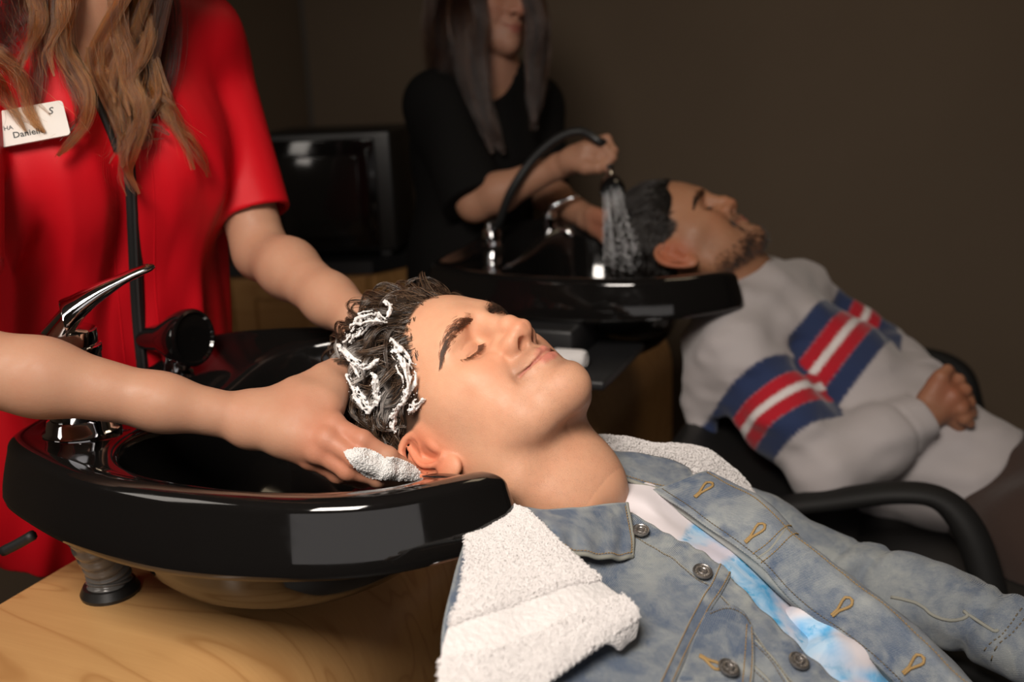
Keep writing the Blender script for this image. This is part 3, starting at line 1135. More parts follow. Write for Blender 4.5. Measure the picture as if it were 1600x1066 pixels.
# ------------------------------------------------------------------ taps
def make_tap(root_basin, a, b, label, px_tip):
    """single lever mixer: base ring, body, lever head with long curved lever"""
    p = loc(None, root_basin, a, b, -0.011)
    root = thing('mixer_tap', label, 'tap', p, 'basin mixer taps')
    MB().lathe([(0.0, 0.0), (0.031, 0.0), (0.031, 0.010), (0.028, 0.013), (0.026, 0.022), (0.0235, 0.024), (0.0235, 0.088), (0.0245, 0.090), (0.0245, 0.096), (0.022, 0.098), (0.0, 0.098)], n=40).build('body', M_CHROME, root, True, 40)
    MB().lathe([(0.0, 0.096), (0.0215, 0.096), (0.0225, 0.104), (0.0225, 0.112), (0.020, 0.114), (0, 0.114)], n=40).build('collar', M_CHROME, root, True, 40)
    # lever: dome turning into a long flat blade
    d = np.asarray(px_tip, float)
    pts = spline([(0, 0, 0.112), d * 0.05 + (0, 0, 0.128), d * 0.36 + (0, 0, 0.146), d * 0.72 + (0, 0, 0.160), d + (0, 0, 0.168)], 26)
    w = np.interp(np.linspace(0, 1, 26), [0, 0.12, 0.35, 0.7, 0.95, 1.0], [0.0225, 0.0225, 0.0165, 0.0095, 0.0075, 0.004])
    h = np.interp(np.linspace(0, 1, 26), [0, 0.12, 0.35, 0.7, 0.95, 1.0], [0.0215, 0.0215, 0.0120, 0.0050, 0.0042, 0.002])
    dh = d / np.linalg.norm(d)
    side = np.cross(dh, (0, 0, 1.0))
    V = []
    for i in range(26):
        up = np.array([0, 0, 1.0]) * 0.9 - dh * 0.35 * min(1, i / 8)
        up /= np.linalg.norm(up)
        if i == 0:
            up = dh * -1.0
        for k in range(16):
            t = 2 * math.pi * k / 16
            V.append(pts[i] + side * w[i] * math.cos(t) + up * h[i] * math.sin(t))
    Fc = [(i * 16 + j, i * 16 + (j + 1) % 16, (i + 1) * 16 + (j + 1) % 16, (i + 1) * 16 + j) for i in range(25) for j in range(16)]
    Fc += [tuple(range(16))[::-1], tuple(range(25 * 16, 26 * 16))]
    MB().add(V, Fc).build('lever', M_CHROME, root, True, 50)
    sp = [(0, 0, 0.050), np.array(AX) * 0.03 + (0, 0, 0.052), np.array(AX) * 0.060 + (0, 0, 0.045), np.array(AX) * 0.072 + (0, 0, 0.030)]
    MB().tube(spline(sp, 16), np.linspace(0.0125, 0.010, 16), 16).build('spout', M_CHROME, root, True, 40)
    return root


make_tap(BA, -0.168, 0.105, 'chrome lever tap beside the red smock, on the front sink', (0.068, 0.025, 0.0)).scale = (1.25, 1.25, 1.02)
make_tap(BB, -0.110, -0.150, 'small chrome lever tap on the rear sink', AX * 0.085 - BX * 0.03).scale = (0.62, 0.62, 0.55)


# hand shower parked on the front basin: black head on a chrome stub
def make_parked():
    p = loc(None, BA, -0.202, -0.082, -0.006)
    root = thing('hand_shower', 'black hand shower head parked on the front sink, behind the forearm', 'shower', p, 'hand showers')
    MB().lathe([(0, 0), (0.022, 0), (0.022, 0.008), (0.016, 0.012), (0.015, 0.035), (0.017, 0.038), (0.0, 0.038)], n=32).build('holder', M_CHROME, root, True, 40)
    ax = np.array([0.85, -0.45, 0.10])
    ax /= np.linalg.norm(ax)
    c = np.array([0.0, 0, 0.050])
    MB().lathe([(0.0, -0.050), (0.012, -0.050), (0.015, -0.035), (0.019, -0.015), (0.029, 0.006), (0.034, 0.022), (0.0345, 0.032), (0.033, 0.035), (0.030, 0.036), (0.028, 0.033), (0.0, 0.032)], c, ax, 40).build('spray_head', M_BLACK, root, True, 40)
    return root


make_parked()


# ribbed drain hose under the front basin, down to a black cup on the cabinet top
def make_hose():
    p = P(170, 905, 1.10)
    p[2] = CTOP
    root = thing('drain_hose', 'ribbed grey hose between the front sink and the wood top', 'hose', p)
    top = P(118, 842, 1.03) - p
    top[2] = RIM - 0.045 - CTOP
    c = spline([(0.0, 0, 0.006), (0.0, 0, 0.03), top * 0.5 + np.array([0, 0, 0.01]), top], 90)
    t = np.linspace(0, 1, 90)
    MB().tube(c, 0.0185 + 0.0030 * np.abs(np.sin(t * math.pi * 11)) + 0.003 * (1 - t), 28).build('corrugated_pipe', plain('grey_pvc', (0.11, 0.105, 0.10), 0.16, coat=0.3), root)
    MB().lathe([(0, 0.0), (0.030, 0.0), (0.031, 0.004), (0.027, 0.012), (0.022, 0.013), (0, 0.013)], n=32).build('floor_flange', M_BLKMAT, root, True, 40)
    return root


make_hose()
# ------------------------------------------------------------------ the man in front: body, then hair, brows, lashes, foam
MAN_A = thing('person', 'reclining man in pale denim jacket with eyes closed and lathered dark hair', 'person', P(980, 860, 0.95))


def body_a(p):
    q = HEAD_A.l(p)
    d = head_sdf(q)
    nk = chain(p, PL([(752, 668, 1.035), (815, 715, 1.01), (878, 765, 1.00), (920, 822, 1.035)]), [0.052, 0.050, 0.0525, 0.050], 0.03)
    d = smin(d, nk, 0.022)
    # throat, neck muscle from behind the ear to the collar bones
    d = smin(d, chain(p, PL([(882, 688, 1.022), (930, 755, 0.985)]), [0.017, 0.019], 0.01), 0.03)
    d = smin(d, chain(p, PL([(735, 722, 0.975), (810, 748, 0.955), (905, 795, 0.955)]), [0.018, 0.016, 0.012], 0.01), 0.022)
    # shoulders, rib cage (under the clothes)
    a, b = P(800, 1000, 0.915), P(1085, 835, 1.16)
    d = smin(d, cap(p, a, b, 0.046, 0.040), 0.04)
    d = smin(d, chain(p, PL([(945, 880, 1.05), (1090, 1000, 1.02), (1180, 1085, 1.00)]), [0.060, 0.076, 0.072], 0.05), 0.05)
    return d


def build_man_a():
    lo = np.array([HEAD_A.o - 0.19, P(1200, 1000, 0.95)]).min(0)
    pts = np.array([HEAD_A.w(v) for v in [(0, 0.12, 0), (0, -.12, .1), (.1, 0, 0), (-.1, 0, 0), (0, 0, .16), (0, 0.08, -.1)]] + PL([(800, 1000, 0.86), (1100, 760, 1.2), (1180, 1085, 1.0)]))
    lo, hi = pts.min(0) - 0.035, pts.max(0) + 0.035
    V, Q = sculpt(body_a, lo, hi, 0.00145)
    q = HEAD_A.l(V.astype(F32))
    c, s = skin_cols(q, SKINC_A, FACE_A)
    o = mesh_obj('body', V - np.array(MAN_A.location), Q, SKIN_A, MAN_A, True, {'col': c, 'stub': s})
    return o


def hairline(q):
    """>0 inside the haired region (head axes)"""
    x = np.abs(q[:, 0])
    y, z = q[:, 1], q[:, 2]
    front = np.interp(x, [0, 0.015, 0.03, 0.045, 0.058, 0.072], [0.101, 0.103, 0.103, 0.092, 0.070, 0.052])
    a = z - front                                           # above the forehead line
    bk = np.interp(z, [-0.05, -0.02, 0.0, 0.015, 0.03, 0.045, 0.06, 0.08, 0.10], [-0.045, -0.038, -0.022, 0.026, 0.036, 0.037, 0.038, 0.050, 0.085]) - y   # behind the temple line
    r = np.where(x < 0.050, np.maximum(a, np.where(z > 0.06, bk - 0.0, bk)), bk)
    return np.where(y > 0.02, np.minimum(np.maximum(a, bk), 0.05), np.maximum(bk, a))


def skull_a(q):
    d = ell(q, (0, -0.005, 0.051), (0.0745, 0.097, 0.099))
    return smin(d, ell(q, (0, 0.041, 0.052), (0.053, 0.0530, 0.060)), 0.03)


SKINC_A = (0.63, 0.335, 0.205)
FACE_A = dict(nose=1.0, scalp=hairline, skull=skull_a, scalpcol=(0.030, 0.019, 0.013))
build_man_a()
T_ = lambda s: print('TIME', s, round(time.time() - T_START, 1), flush=True)
T_('man_a body')


def hair_mat(name, col, rough=0.35, var=0.3):
    m, nt, b = nmat(name)
    c = attr(nt, 'col')
    if col is not None:
        hi = N(nt, 'ShaderNodeHairInfo')
        c = mixc(nt, hi.outputs['Random'], tuple(x * (1 - var) for x in col), tuple(x * (1 + var) for x in col))
    L(nt, c, b.inputs['Base Color'])
    setp(b, rough=rough, spec=0.6)
    return m


M_HAIR_WET = hair_mat('wet_dark_hair', None, 0.24)
M_BROW = hair_bsdf('dark_brow_hair', (0.036, 0.021, 0.014), 0.45, 0.3)


def project_to(fn, p, it=5, off=0.0):
    """slide points onto the surface fn = off"""
    p = np.asarray(p, F32).copy()
    e = F32(0.0008)
    for _ in range(it):
        d = fn(p) - F32(off)
        G = np.stack([fn(p + e * np.eye(3, dtype=F32)[a]) - fn(p - e * np.eye(3, dtype=F32)[a]) for a in range(3)], 1) / (2 * e)
        p = p - (d / ((G * G).sum(1) + 1e-6))[:, None] * G
    return p


def sdf_normals(fn, p, e=0.001):
    e = F32(e)
    p = np.asarray(p, F32)
    G = np.stack([fn(p + e * np.eye(3, dtype=F32)[a]) - fn(p - e * np.eye(3, dtype=F32)[a]) for a in range(3)], 1)
    return G / (np.linalg.norm(G, axis=1)[:, None] + 1e-9)


def brow_strands(pose, prm, sides, n, thick, seed, rad=0.00022):
    rng = np.random.default_rng(seed)
    fn = lambda p: head_sdf(p, prm)
    out = []
    for s in sides:
        cl = spline([(0.0100, 0.095, 0.0455), (0.022, 0.0925, 0.0470), (0.034, 0.084, 0.0470), (0.045, 0.0745, 0.0415), (0.0525, 0.064, 0.0345)], 60)
        t = rng.random(n) ** 0.9
        i = (t * 59).astype(int)
        wdt = np.interp(t, [0, 0.15, 0.5, 0.85, 1], [0.0035, 0.0052, 0.0046, 0.0026, 0.0008]) * thick
        off = rng.normal(0, 0.45, n) * wdt
        base = cl[i] + np.stack([rng.normal(0, .0006, n), 0 * t, off], 1)
        base[:, 0] *= s
        base = project_to(fn, base, 5)
        nr = sdf_normals(fn, base)
        tg = cl[np.minimum(i + 1, 59)] - cl[np.maximum(i - 1, 0)]
        tg[:, 0] *= s
        tg /= np.linalg.norm(tg, axis=1)[:, None]
        up = np.stack([0 * t, 0 * t, np.interp(t, [0, .3, 1], [1.3, 0.45, -0.05])], 1) - 0.35 * (off / 0.004)[:, None] * np.array([0, 0, 1.0])
        dr = tg + up + rng.normal(0, 0.12, (n, 3))
        dr -= (dr * nr).sum(1)[:, None] * nr
        dr /= np.linalg.norm(dr, axis=1)[:, None]
        ln = rng.uniform(0.005, 0.0085, n)
        for k in range(n):
            u = np.linspace(0, 1, 5)[:, None]
            out.append(pose.w(base[k] + dr[k] * ln[k] * u + nr[k] * (0.0010 * np.sin(u * 2.6))))
    return out


def lash_strands(pose, prm, sides, n, seed):
    rng = np.random.default_rng(seed)
    fn = lambda p: head_sdf(p, prm)
    out = []
    lid = spline([(0.0185, 0.0815, 0.0240), (0.0235, 0.0835, 0.0197), (0.031, 0.0830, 0.0168), (0.040, 0.0785, 0.0171), (0.0470, 0.0715, 0.0200)], 80)
    for s in sides:
        i = (rng.random(n) * 79).astype(int)
        b = lid[i] * np.array([s, 1, 1])
        w = np.clip((0.024 - b[:, 2]) / 0.034, 0, 1)
        b[:, 2] += 0.005 * w            # same shift as face_warp
        b = project_to(fn, b, 4)
        nr = sdf_normals(fn, b)
        for k in range(n):
            d = np.array([s * (lid[i[k], 0] - 0.028) * 22, 0.35, -1.0]) + rng.normal(0, .12, 3)
            d /= np.linalg.norm(d)
            u = np.linspace(0, 1, 5)[:, None]
            ln = rng.uniform(0.0045, 0.0075)
            out.append(pose.w(b[k] + ln * (u * d + 0.25 * u * nr[k] * 1.0 + u ** 2 * 0.25 * nr[k])))
    return out


def under(o, root):
    """hair curves keep world coordinates under a root"""
    o.parent = root
    o.matrix_parent_inverse = Matrix.Translation(-Vector(root.location))
    return o


under(hair_obj('eyebrows', st := brow_strands(HEAD_A, FACE, (1, -1), 720, 1.02, 3), [0.00016] * len(st), M_BROW), MAN_A)
under(hair_obj('eyelashes', st := lash_strands(HEAD_A, FACE, (1, -1), 190, 5), [0.00017] * len(st), M_BROW), MAN_A)





def clump_hair(pose, scalp, mask, flow, n, per, length, lift, spread, seed, wave=0.004, npts=14, curl=0.6):
    rng = np.random.default_rng(seed)
    out = []
    d = rng.normal(size=(n * 6, 3))
    d /= np.linalg.norm(d, axis=1)[:, None]
    b = project_to(scalp, d * 0.1 + np.array([0, 0, 0.045]), 6)
    b = b[mask(b) > 0][:n]
    for k in range(len(b)):
        L_ = length(b[k]) * rng.uniform(0.75, 1.2)
        p = b[k].astype(float)
        g = [p]
        tw = rng.normal(0, curl)
        ph = rng.uniform(0, 6.28)
        lf = lift(b[k]) * rng.uniform(0.45, 1.3)
        for i in range(1, npts):
            u = i / (npts - 1)
            nr = sdf_normals(scalp, p[None])[0]
            f = np.asarray(flow(p), float)
            f = f - nr * (f @ nr)
            f /= np.linalg.norm(f) + 1e-9
            sd = np.cross(nr, f)
            ang = tw * u + 0.55 * math.sin(ph + u * 5) * wave / 0.004
            v = f * math.cos(ang) + sd * math.sin(ang)
            p = p + v * L_ / (npts - 1)
            h = scalp(p[None].astype(F32))[0]
            tgt = lf * math.sin(min(1.0, u * 1.5) * math.pi / 2) * (1 - 0.55 * u ** 3)
            p = p + nr * (tgt - h) * 0.7
            g.append(p)
        g = np.array(g)
        t = np.linspace(0, 1, npts)[:, None]
        for j in range(per):
            o = rng.normal(0, 1, 3)
            o -= nr * (o @ nr) * 0.45
            out.append(pose.w(g + o * spread * (1 - 0.78 * t ** 1.2) + np.array([0, 0, 0])))
    return out


def flow_a(p):
    # combed back off the forehead, swirling towards the crown, down behind the ear
    x, y, z = p
    f = np.array([0.25 * np.sign(x) * (0.2 + abs(x) * 6), -1.0, 0.55 if y > 0.0 else -0.4])
    if z < 0.055 and abs(x) > 0.05:
        f = np.array([0.0, -0.85, -0.75])
    return f


_len = lambda p: float(np.interp(p[2], [-0.02, 0.02, 0.05, 0.09], [0.016, 0.024, 0.045, 0.062]))
notear = lambda q: np.where((q[:, 0] > 0.05) & (np.abs(q[:, 1] + 0.008) < 0.042) & (q[:, 2] < 0.052), -1.0, 1.0)
_lift = lambda p: float(np.interp(p[2] - 0.2 * p[1], [0.0, 0.04, 0.08, 0.13], [0.006, 0.012, 0.024, 0.042]))
st = clump_hair(HEAD_A, skull_a, lambda q: np.minimum(hairline(q), notear(q)), flow_a, 1300, 13, _len, _lift, 0.0024, 11, 0.005, 12, 0.8)
st += clump_hair(HEAD_A, skull_a, lambda q: np.minimum(hairline(q) + 0.002, notear(q)), flow_a, 2200, 7, lambda p: _len(p) * 0.8, lambda p: 0.6 * _lift(p), 0.0034, 12, 0.003, 9, 0.5)
# fine short hairs along the temple and sideburn edge
edge = lambda q: np.where((np.abs(hairline(q)) < 0.006) & (q[:, 0] > 0), 1.0, -1.0)
st += clump_hair(HEAD_A, skull_a, edge, lambda p: np.array([0.0, -0.6, -0.8]), 260, 4, lambda p: 0.007, lambda p: 0.0012, 0.0012, 13, 0.0005, 6, 0.15)


def off_ear(s_):
    q = HEAD_A.l(s_.astype(F32))
    return not ((q[:, 0] > 0.066) & (np.abs(q[:, 1] + 0.012) < 0.032) & (q[:, 2] > -0.035) & (q[:, 2] < 0.036)).any()


HAIR_ST = [s_ for s_ in st if off_ear(s_)]
T_('man_a hair')


# scalp of soaked hair beneath the strands
def hairmass(q):
    d = skull_a(q) - F32(0.0005) - F32(0.010) * np.clip((q[:, 2] - 0.2 * q[:, 1] - 0.04) / 0.08, 0, 1)
    s = vnoise(q * np.array([60, 22, 40], F32), 1.0, 3)
    d = d - F32(0.0016) * s
    return smax(d, -hairline(q) + F32(0.014), 0.010)


V, Q = sculpt(lambda p: hairmass(HEAD_A.l(p)), HEAD_A.o - 0.19, HEAD_A.o + 0.19, 0.0026)
o_ = mesh_obj('wet_hair_base', V - np.array(MAN_A.location), Q, plain('wet_hair_mass', (0.022, 0.014, 0.009), 0.5), MAN_A)


# ---- foam
def foam_mat():
    m, nt, b = nmat('soap_foam')
    tc = N(nt, 'ShaderNodeTexCoord').outputs['Object']
    vo = N(nt, 'ShaderNodeTexVoronoi')
    vo.inputs['Scale'].default_value = 380
    L(nt, tc, vo.inputs['Vector'])
    c = ramp(nt, vo.outputs['Distance'], [(0.0, (0.50, 0.47, 0.45)), (0.22, (0.76, 0.74, 0.72))])
    L(nt, c, b.inputs['Base Color'])
    setp(b, rough=0.35, sss=0.25, ssr=(0.5, 0.45, 0.4), sss_s=0.004, spec=0.4)
    h = math_(nt, 'ADD', vo.outputs['Distance'], noise(nt, 600, 2, 0.6, tc))
    bump(nt, b, h, 0.4, 0.0010)
    return m


M_FOAM = foam_mat()


def foam_sdf(p, lines, k=0.003):
    d = np.full(len(p), 1.0, F32)
    for pts, rs in lines:
        pts = spline(pts, 10)
        rs = np.interp(np.linspace(0, 1, 10), np.linspace(0, 1, len(rs)), rs)
        d = smin(d, chain(p, pts, rs, 0.001), k)
    n = vnoise(p, 230, 1) * F32(0.0010) + vnoise(p, 520, 2) * F32(0.0007)
    return d - n


def onhead(px, py, off):
    """point where the sight line of a pixel meets the hair, head pose A"""
    d = (CF + (px - 800) / FPX * CR - (py - 533) / FPX * CU)
    ts = np.linspace(0.85, 1.2, 500)
    q = HEAD_A.l((CAM + ts[:, None] * d).astype(F32))
    v = skull_a(q) - np.interp(q[:, 2] - 0.2 * q[:, 1], [0.0, 0.04, 0.08, 0.13], [0.008, 0.013, 0.022, 0.034]) + 0.012 - off
    k = np.nonzero(v < 0)[0]
    return CAM + ts[k[0] if len(k) else int(np.argmin(v))] * d


FL = [([(543, 532), (557, 515), (572, 501), (590, 497), (603, 503)], [3.0, 4.2, 4.0, 3.4, 1.5]),
      ([(528, 540), (540, 553), (560, 571), (576, 574), (590, 563)], [1.2, 1.8, 2.2, 2.0, 1.0]),
      ([(541, 585), (551, 605), (560, 625), (574, 640), (584, 628), (590, 605)], [1.0, 2.2, 2.8, 2.4, 2.4, 1.2]),
      ([(583, 583), (586, 600), (584, 617)], [1.8, 2.6, 1.5]),
      ([(612, 545), (628, 562), (636, 585), (637, 608), (629, 630)], [1.5, 3.0, 3.6, 3.8, 2.4]),
      ([(629, 630), (616, 645), (612, 662), (617, 676)], [2.2, 2.0, 2.2, 0.8]),
      ([(640, 645), (650, 635), (662, 624)], [1.6, 2.2, 0.8]),
      ([(600, 470), (610, 480), (606, 495)], [0.8, 1.3, 0.8]),
      ([(612, 532), (620, 541), (631, 550)], [1.2, 1.8, 1.0]),
      ([(560, 590), (553, 575), (548, 568)], [1.0, 1.5, 0.8])]
lines = [([onhead(x, y, 0.012) for x, y in pts], [r * 0.00095 for r in rs]) for pts, rs in FL]
rng = np.random.default_rng(17)
bp, br = [], []
fine = []
for (pts, rs) in lines:
    rw = np.interp(np.linspace(0, 1, 14), np.linspace(0, 1, len(rs)), rs)
    c = spline(pts, 14)
    for k in range(8):
        j = rng.normal(0, 0.95, (1, 3)) + rng.normal(0, 0.35, (14, 3))
        r_ = 0.56 * rw * np.clip(rng.uniform(0.28, 0.60) + 0.25 * np.sin(rng.uniform(0, 6.3) + np.arange(14) * rng.uniform(.5, 1.1)), 0.10, 0.8)
        fine.append((c + j * rw[:, None], r_))


def hair_foam_sdf(p):
    d = np.full(len(p), 1.0, F32)
    for c, r_ in fine:
        lo_, hi_ = c.min(0) - 0.012, c.max(0) + 0.012
        m = ((p > lo_.astype(F32)) & (p < hi_.astype(F32))).all(1)
        if m.any():
            d[m] = smin(d[m], chain(p[m], c, list(r_), 0.0006), 0.0015)
    return d - vnoise(p, 330, 1) * F32(0.0006) - vnoise(p, 700, 2) * F32(0.0003)


allp = np.concatenate([c for c, _ in fine])
V, Q = sculpt(hair_foam_sdf, allp.min(0) - 0.010, allp.max(0) + 0.010, 0.0010)
mesh_obj('hair_lather', V - np.array(MAN_A.location), Q, M_FOAM, MAN_A)
for (pts, rs), (pp_, rr_) in zip(lines, FL):
    c = spline(pts, 60)
    rw = np.interp(np.linspace(0, 1, 60), np.linspace(0, 1, len(rs)), rs)
    n_ = int(80 + 160000 * rw.mean() * np.linalg.norm(np.diff(c, axis=0), axis=1).sum())
    k = rng.integers(0, 60, n_)
    bp.append(c[k] + rng.normal(0, 0.8, (n_, 3)) * rw[k][:, None] + CF * rng.uniform(-0.0005, 0.003, n_)[:, None])
    br.append(0.00020 + rw[k] * rng.uniform(0.04, 0.20, n_) + 0.0006 * (rng.random(n_) > 0.96))
bubbles('hair_foam', np.concatenate(bp), np.concatenate(br), M_FOAM, MAN_A, np.array(MAN_A.location), None, 1.0, 1)
# strands, whitened where the lather lies on them
allq = np.concatenate(HAIR_ST)
fl_ = np.concatenate([spline(l[0], 14) for l in lines])
near_ = np.full(len(allq), 9.0)
for q_ in fl_:
    near_ = np.minimum(near_, ((allq - q_) ** 2).sum(1))
near_ = np.sqrt(near_)
nz_ = vnoise(allq, 120, 2)
nz2 = vnoise(allq, 55, 6)
lat = np.clip(1.20 - near_ / (0.0066 + 0.0038 * nz_), 0, 1) + 0.35 * np.clip(nz2 * 1.6 - 0.40, 0, 1) * (near_ < 0.018)
lat = np.clip(lat, 0, 1)[:, None]
sid = np.repeat(np.arange(len(HAIR_ST)), [len(s_) for s_ in HAIR_ST])
rv = np.random.default_rng(3).random(len(HAIR_ST))[sid][:, None]
hc_ = np.array((0.012, 0.007, 0.005)) * (1 - rv ** 2) + np.array((0.165, 0.100, 0.060)) * rv ** 2
hc_ = hc_ * (1 - lat) + lat * np.array((0.78, 0.74, 0.70))
under(hair_obj('hair', HAIR_ST, [0.00024] * len(HAIR_ST), M_HAIR_WET, None, 0.45, hc_), MAN_A)
T_('foam')
# ------------------------------------------------------------------ the stylist in red
WOM_A = thing('person', 'stylist in red zip smock with long wavy caramel hair, washing a man\'s hair', 'person', P(150, 700, 1.22))
_lx = np.array([0.27, 0.235, 0.0])
_lx /= np.linalg.norm(_lx)
_fc = np.array([_lx[1], -_lx[0], 0])
_lean = math.radians(13)
_up = np.array([0, 0, 1.0]) * math.cos(_lean) + _fc * math.sin(_lean)
_fw = np.cross(_lx, _up)
_fw = -_fw if _fw @ _fc < 0 else _fw
TA_M = np.stack([_lx, _fw, _up], 1)          # torso axes: her left, forward, up
TA_O = P(135, 235, 1.225)


def tw(x, y, z):
    return TA_O + TA_M @ np.array([x, y, z])


A_LSH, A_LEL, A_LWR = P(322, 106, 1.31), P(408, 395, 1.285), P(556, 497, 1.13)
A_RSH, A_REL, A_RWR = P(-96, 120, 1.06), P(-82, 565, 0.925), P(388, 655, 0.985)


def torso_a(p, loose=0.0):
    q = ((p - TA_O.astype(F32)) @ TA_M.astype(F32))
    ax = q.copy()
    ax[:, 0] = np.abs(ax[:, 0])
    l = loose
    d = ell(ax, (0, 0, 0.02), (0.154 + l, 0.100 + l, 0.170))
    d = smin(d, ell(ax, (0.070, 0.068, -0.005), (0.062 + l, 0.055 + l, 0.062 + l)), 0.05)
    d = smin(d, chain(ax, [(0.04, -0.02, 0.155), (0.150, -0.015, 0.125)], [0.050 + l * .5, 0.050 + l * .6], 0.02), 0.05)
    d = smin(d, ell(ax, (0, 0.0, -0.20), (0.142 + l * 1.5, 0.090 + l * 2, 0.20)), 0.08)
    d = smin(d, ell(ax, (0, -0.015, -0.42), (0.172 + l * 1.5, 0.118 + l * 2, 0.22)), 0.08)
    return d


def hand(p, wr, palm, fingers, thumb, rw=0.024, rk=0.0105, k=0.008):
    """palm: the four knuckle points (index..little); fingers: list of point lists starting at the knuckle; thumb: point list from the wrist side"""
    wr = np.asarray(wr)
    d = None
    c = np.mean(palm, 0)
    for i, kn in enumerate(palm):
        st_ = wr + (kn - wr) * 0.12
        e = chain(p, [st_, wr + (kn - wr) * 0.55, kn], [rw * 0.66, rk * 1.35, rk * 0.98], 0.006)
        d = e if d is None else smin(d, e, 0.014)
    for f in fingers:
        n = len(f)
        rs = np.linspace(rk * 0.90, rk * 0.66, n)
        s = chain(p, f, rs, 0.003)
        d = smin(d, s, 0.005)
        for j in f[1:-1]:
            d = smin(d, sph(p, j, rk * 0.84), 0.004)
    if thumb is not None:
        d = smin(d, chain(p, thumb, np.linspace(rk * 1.45, rk * 0.80, len(thumb)), 0.004), 0.010)
    for kn in palm:
        d = smin(d, sph(p, kn, rk * 1.02), 0.004)
    return d


# right hand (near): back of the hand to the camera, fingers cupping the head from below
RH_K = PL([(521, 664, 0.958), (510, 686, 0.947), (497, 706, 0.950), (486, 716, 0.966)])
RH_F = [PL([(521, 664, 0.958), (566, 688, 0.945), (606, 713, 0.950), (640, 733, 0.966)]),
        PL([(510, 686, 0.947), (556, 716, 0.938), (602, 735, 0.948), (645, 744, 0.968)]),
        PL([(497, 706, 0.950), (543, 735, 0.945), (590, 747, 0.958), (628, 750, 0.982)]),
        PL([(486, 716, 0.966), (528, 740, 0.970), (565, 748, 0.985), (598, 749, 1.005)])]
RH_T = PL([(418, 640, 0.99), (462, 612, 1.00), (505, 588, 1.015), (535, 570, 1.035), (560, 560, 1.055)])
LH_K = PL([(600, 545, 1.105), (612, 560, 1.11), (616, 578, 1.12), (612, 596, 1.13)])
LH_F = [PL([(600, 545, 1.105), (640, 560, 1.10), (668, 580, 1.10), (690, 600, 1.10)]),
        PL([(612, 560, 1.11), (650, 585, 1.11), (676, 610, 1.10), (695, 632, 1.09)]),
        PL([(616, 578, 1.12), (650, 606, 1.12), (672, 632, 1.105), (684, 654, 1.09)]),
        PL([(612, 596, 1.13), (640, 622, 1.125), (656, 645, 1.11), (666, 664, 1.10)])]
LH_T = PL([(572, 515, 1.12), (592, 530, 1.09), (604, 548, 1.07), (612, 566, 1.06)])


_t = math.radians(34)
HEAD_WA = Pose(np.stack([-TA_M[:, 0], TA_M[:, 1] * math.cos(_t) - TA_M[:, 2] * math.sin(_t), TA_M[:, 1] * math.sin(_t) + TA_M[:, 2] * math.cos(_t)], 1), None)
HEAD_WA.o = tw(0.0, 0.085, 0.385)
FACE_W = dict(nose=0.0, fem=1.0, stub=0.0, lip=(0.30, 0.075, 0.06))


def clear_of_cabinet(p):
    """positive inside the basin cabinets: bodies and clothes press against their back edge"""
    a = (p - C0.astype(F32)) @ AX.astype(F32)
    return np.minimum(a + F32(0.270), F32(CTOP + 0.004) - p[:, 2])


def body_wa(p):
    q = ((p - TA_O.astype(F32)) @ TA_M.astype(F32))
    d = smax(torso_a(p, -0.004), clear_of_cabinet(p) + F32(0.012), 0.01)
    # neck and collar bones
    d = smin(d, cap(q, (0, 0.005, 0.14), (0.0, 0.050, 0.31), 0.058, 0.048), 0.05)
    d = smin(d, head_sdf(HEAD_WA.l(p), FACE_W), 0.02)
    d = d + F32(0.006) * gau(q, (0, 0.10, 0.135), (0.02, 0.05, 0.02))
    # arms
    mid = A_LSH * 0.45 + A_LEL * 0.55
    d = smin(d, chain(p, [A_LSH, mid, A_LEL], [0.042, 0.037, 0.034], 0.02), 0.03)
    m2 = A_LEL * 0.68 + A_LWR * 0.32 + np.array([0, 0, 0.004])
    d = smin(d, chain(p, [A_LEL, m2, A_LEL * 0.25 + A_LWR * 0.75, A_LWR], [0.033, 0.0340, 0.0280, 0.0245], 0.02), 0.012)
    mid = A_RSH * 0.45 + A_REL * 0.55
    d = smin(d, chain(p, [A_RSH, mid, A_REL], [0.044, 0.040, 0.036], 0.02), 0.03)
    m2 = A_REL * 0.70 + A_RWR * 0.30 + np.array([0, 0, 0.002])
    d = smin(d, chain(p, [A_REL, m2, A_REL * 0.30 + A_RWR * 0.70, A_RWR], [0.037, 0.0335, 0.0245, 0.0218], 0.02), 0.012)
    d = smin(d, cap(p, A_RWR + camvec(0, -0.010, 0.008), A_RWR + camvec(0, 0.010, -0.004), 0.017, 0.016), 0.014)
    m = np.linalg.norm(p - ((A_RWR + RH_K[0]) / 2 + camvec(.04, .01, 0)).astype(F32), axis=1) < 0.17
    if m.any():
        h = hand(p[m], A_RWR, RH_K, RH_F, RH_T, 0.026, 0.0108)
        # web between thumb and index
        web = chain(p[m], PL([(430, 645, 0.985), (480, 628, 0.985), (515, 612, 1.0), (530, 592, 1.02)]), [0.021, 0.019, 0.017, 0.012], 0.006)
        web = smin(web, chain(p[m], PL([(485, 645, 0.982), (508, 632, 0.985), (522, 612, 1.0)]), [0.022, 0.019, 0.012], 0.006), 0.01)
        h = smin(h, web, 0.018)
        # tendons
        for kn in RH_K[:3]:
            h = h - F32(0.0009) * np.exp(-0.5 * (cap(p[m], A_RWR + (kn - A_RWR) * 0.25, kn, 0.0, 0.0) / F32(0.0055)) ** 2) * 0
        d[m] = smin(d[m], h, 0.012)
    m = np.linalg.norm(p - ((A_LWR + LH_K[1]) / 2 + camvec(.03, .02, 0)).astype(F32), axis=1) < 0.15
    if m.any():
        d[m] = smin(d[m], hand(p[m], A_LWR, LH_K, LH_F, LH_T, 0.025, 0.0105), 0.012)
    return d


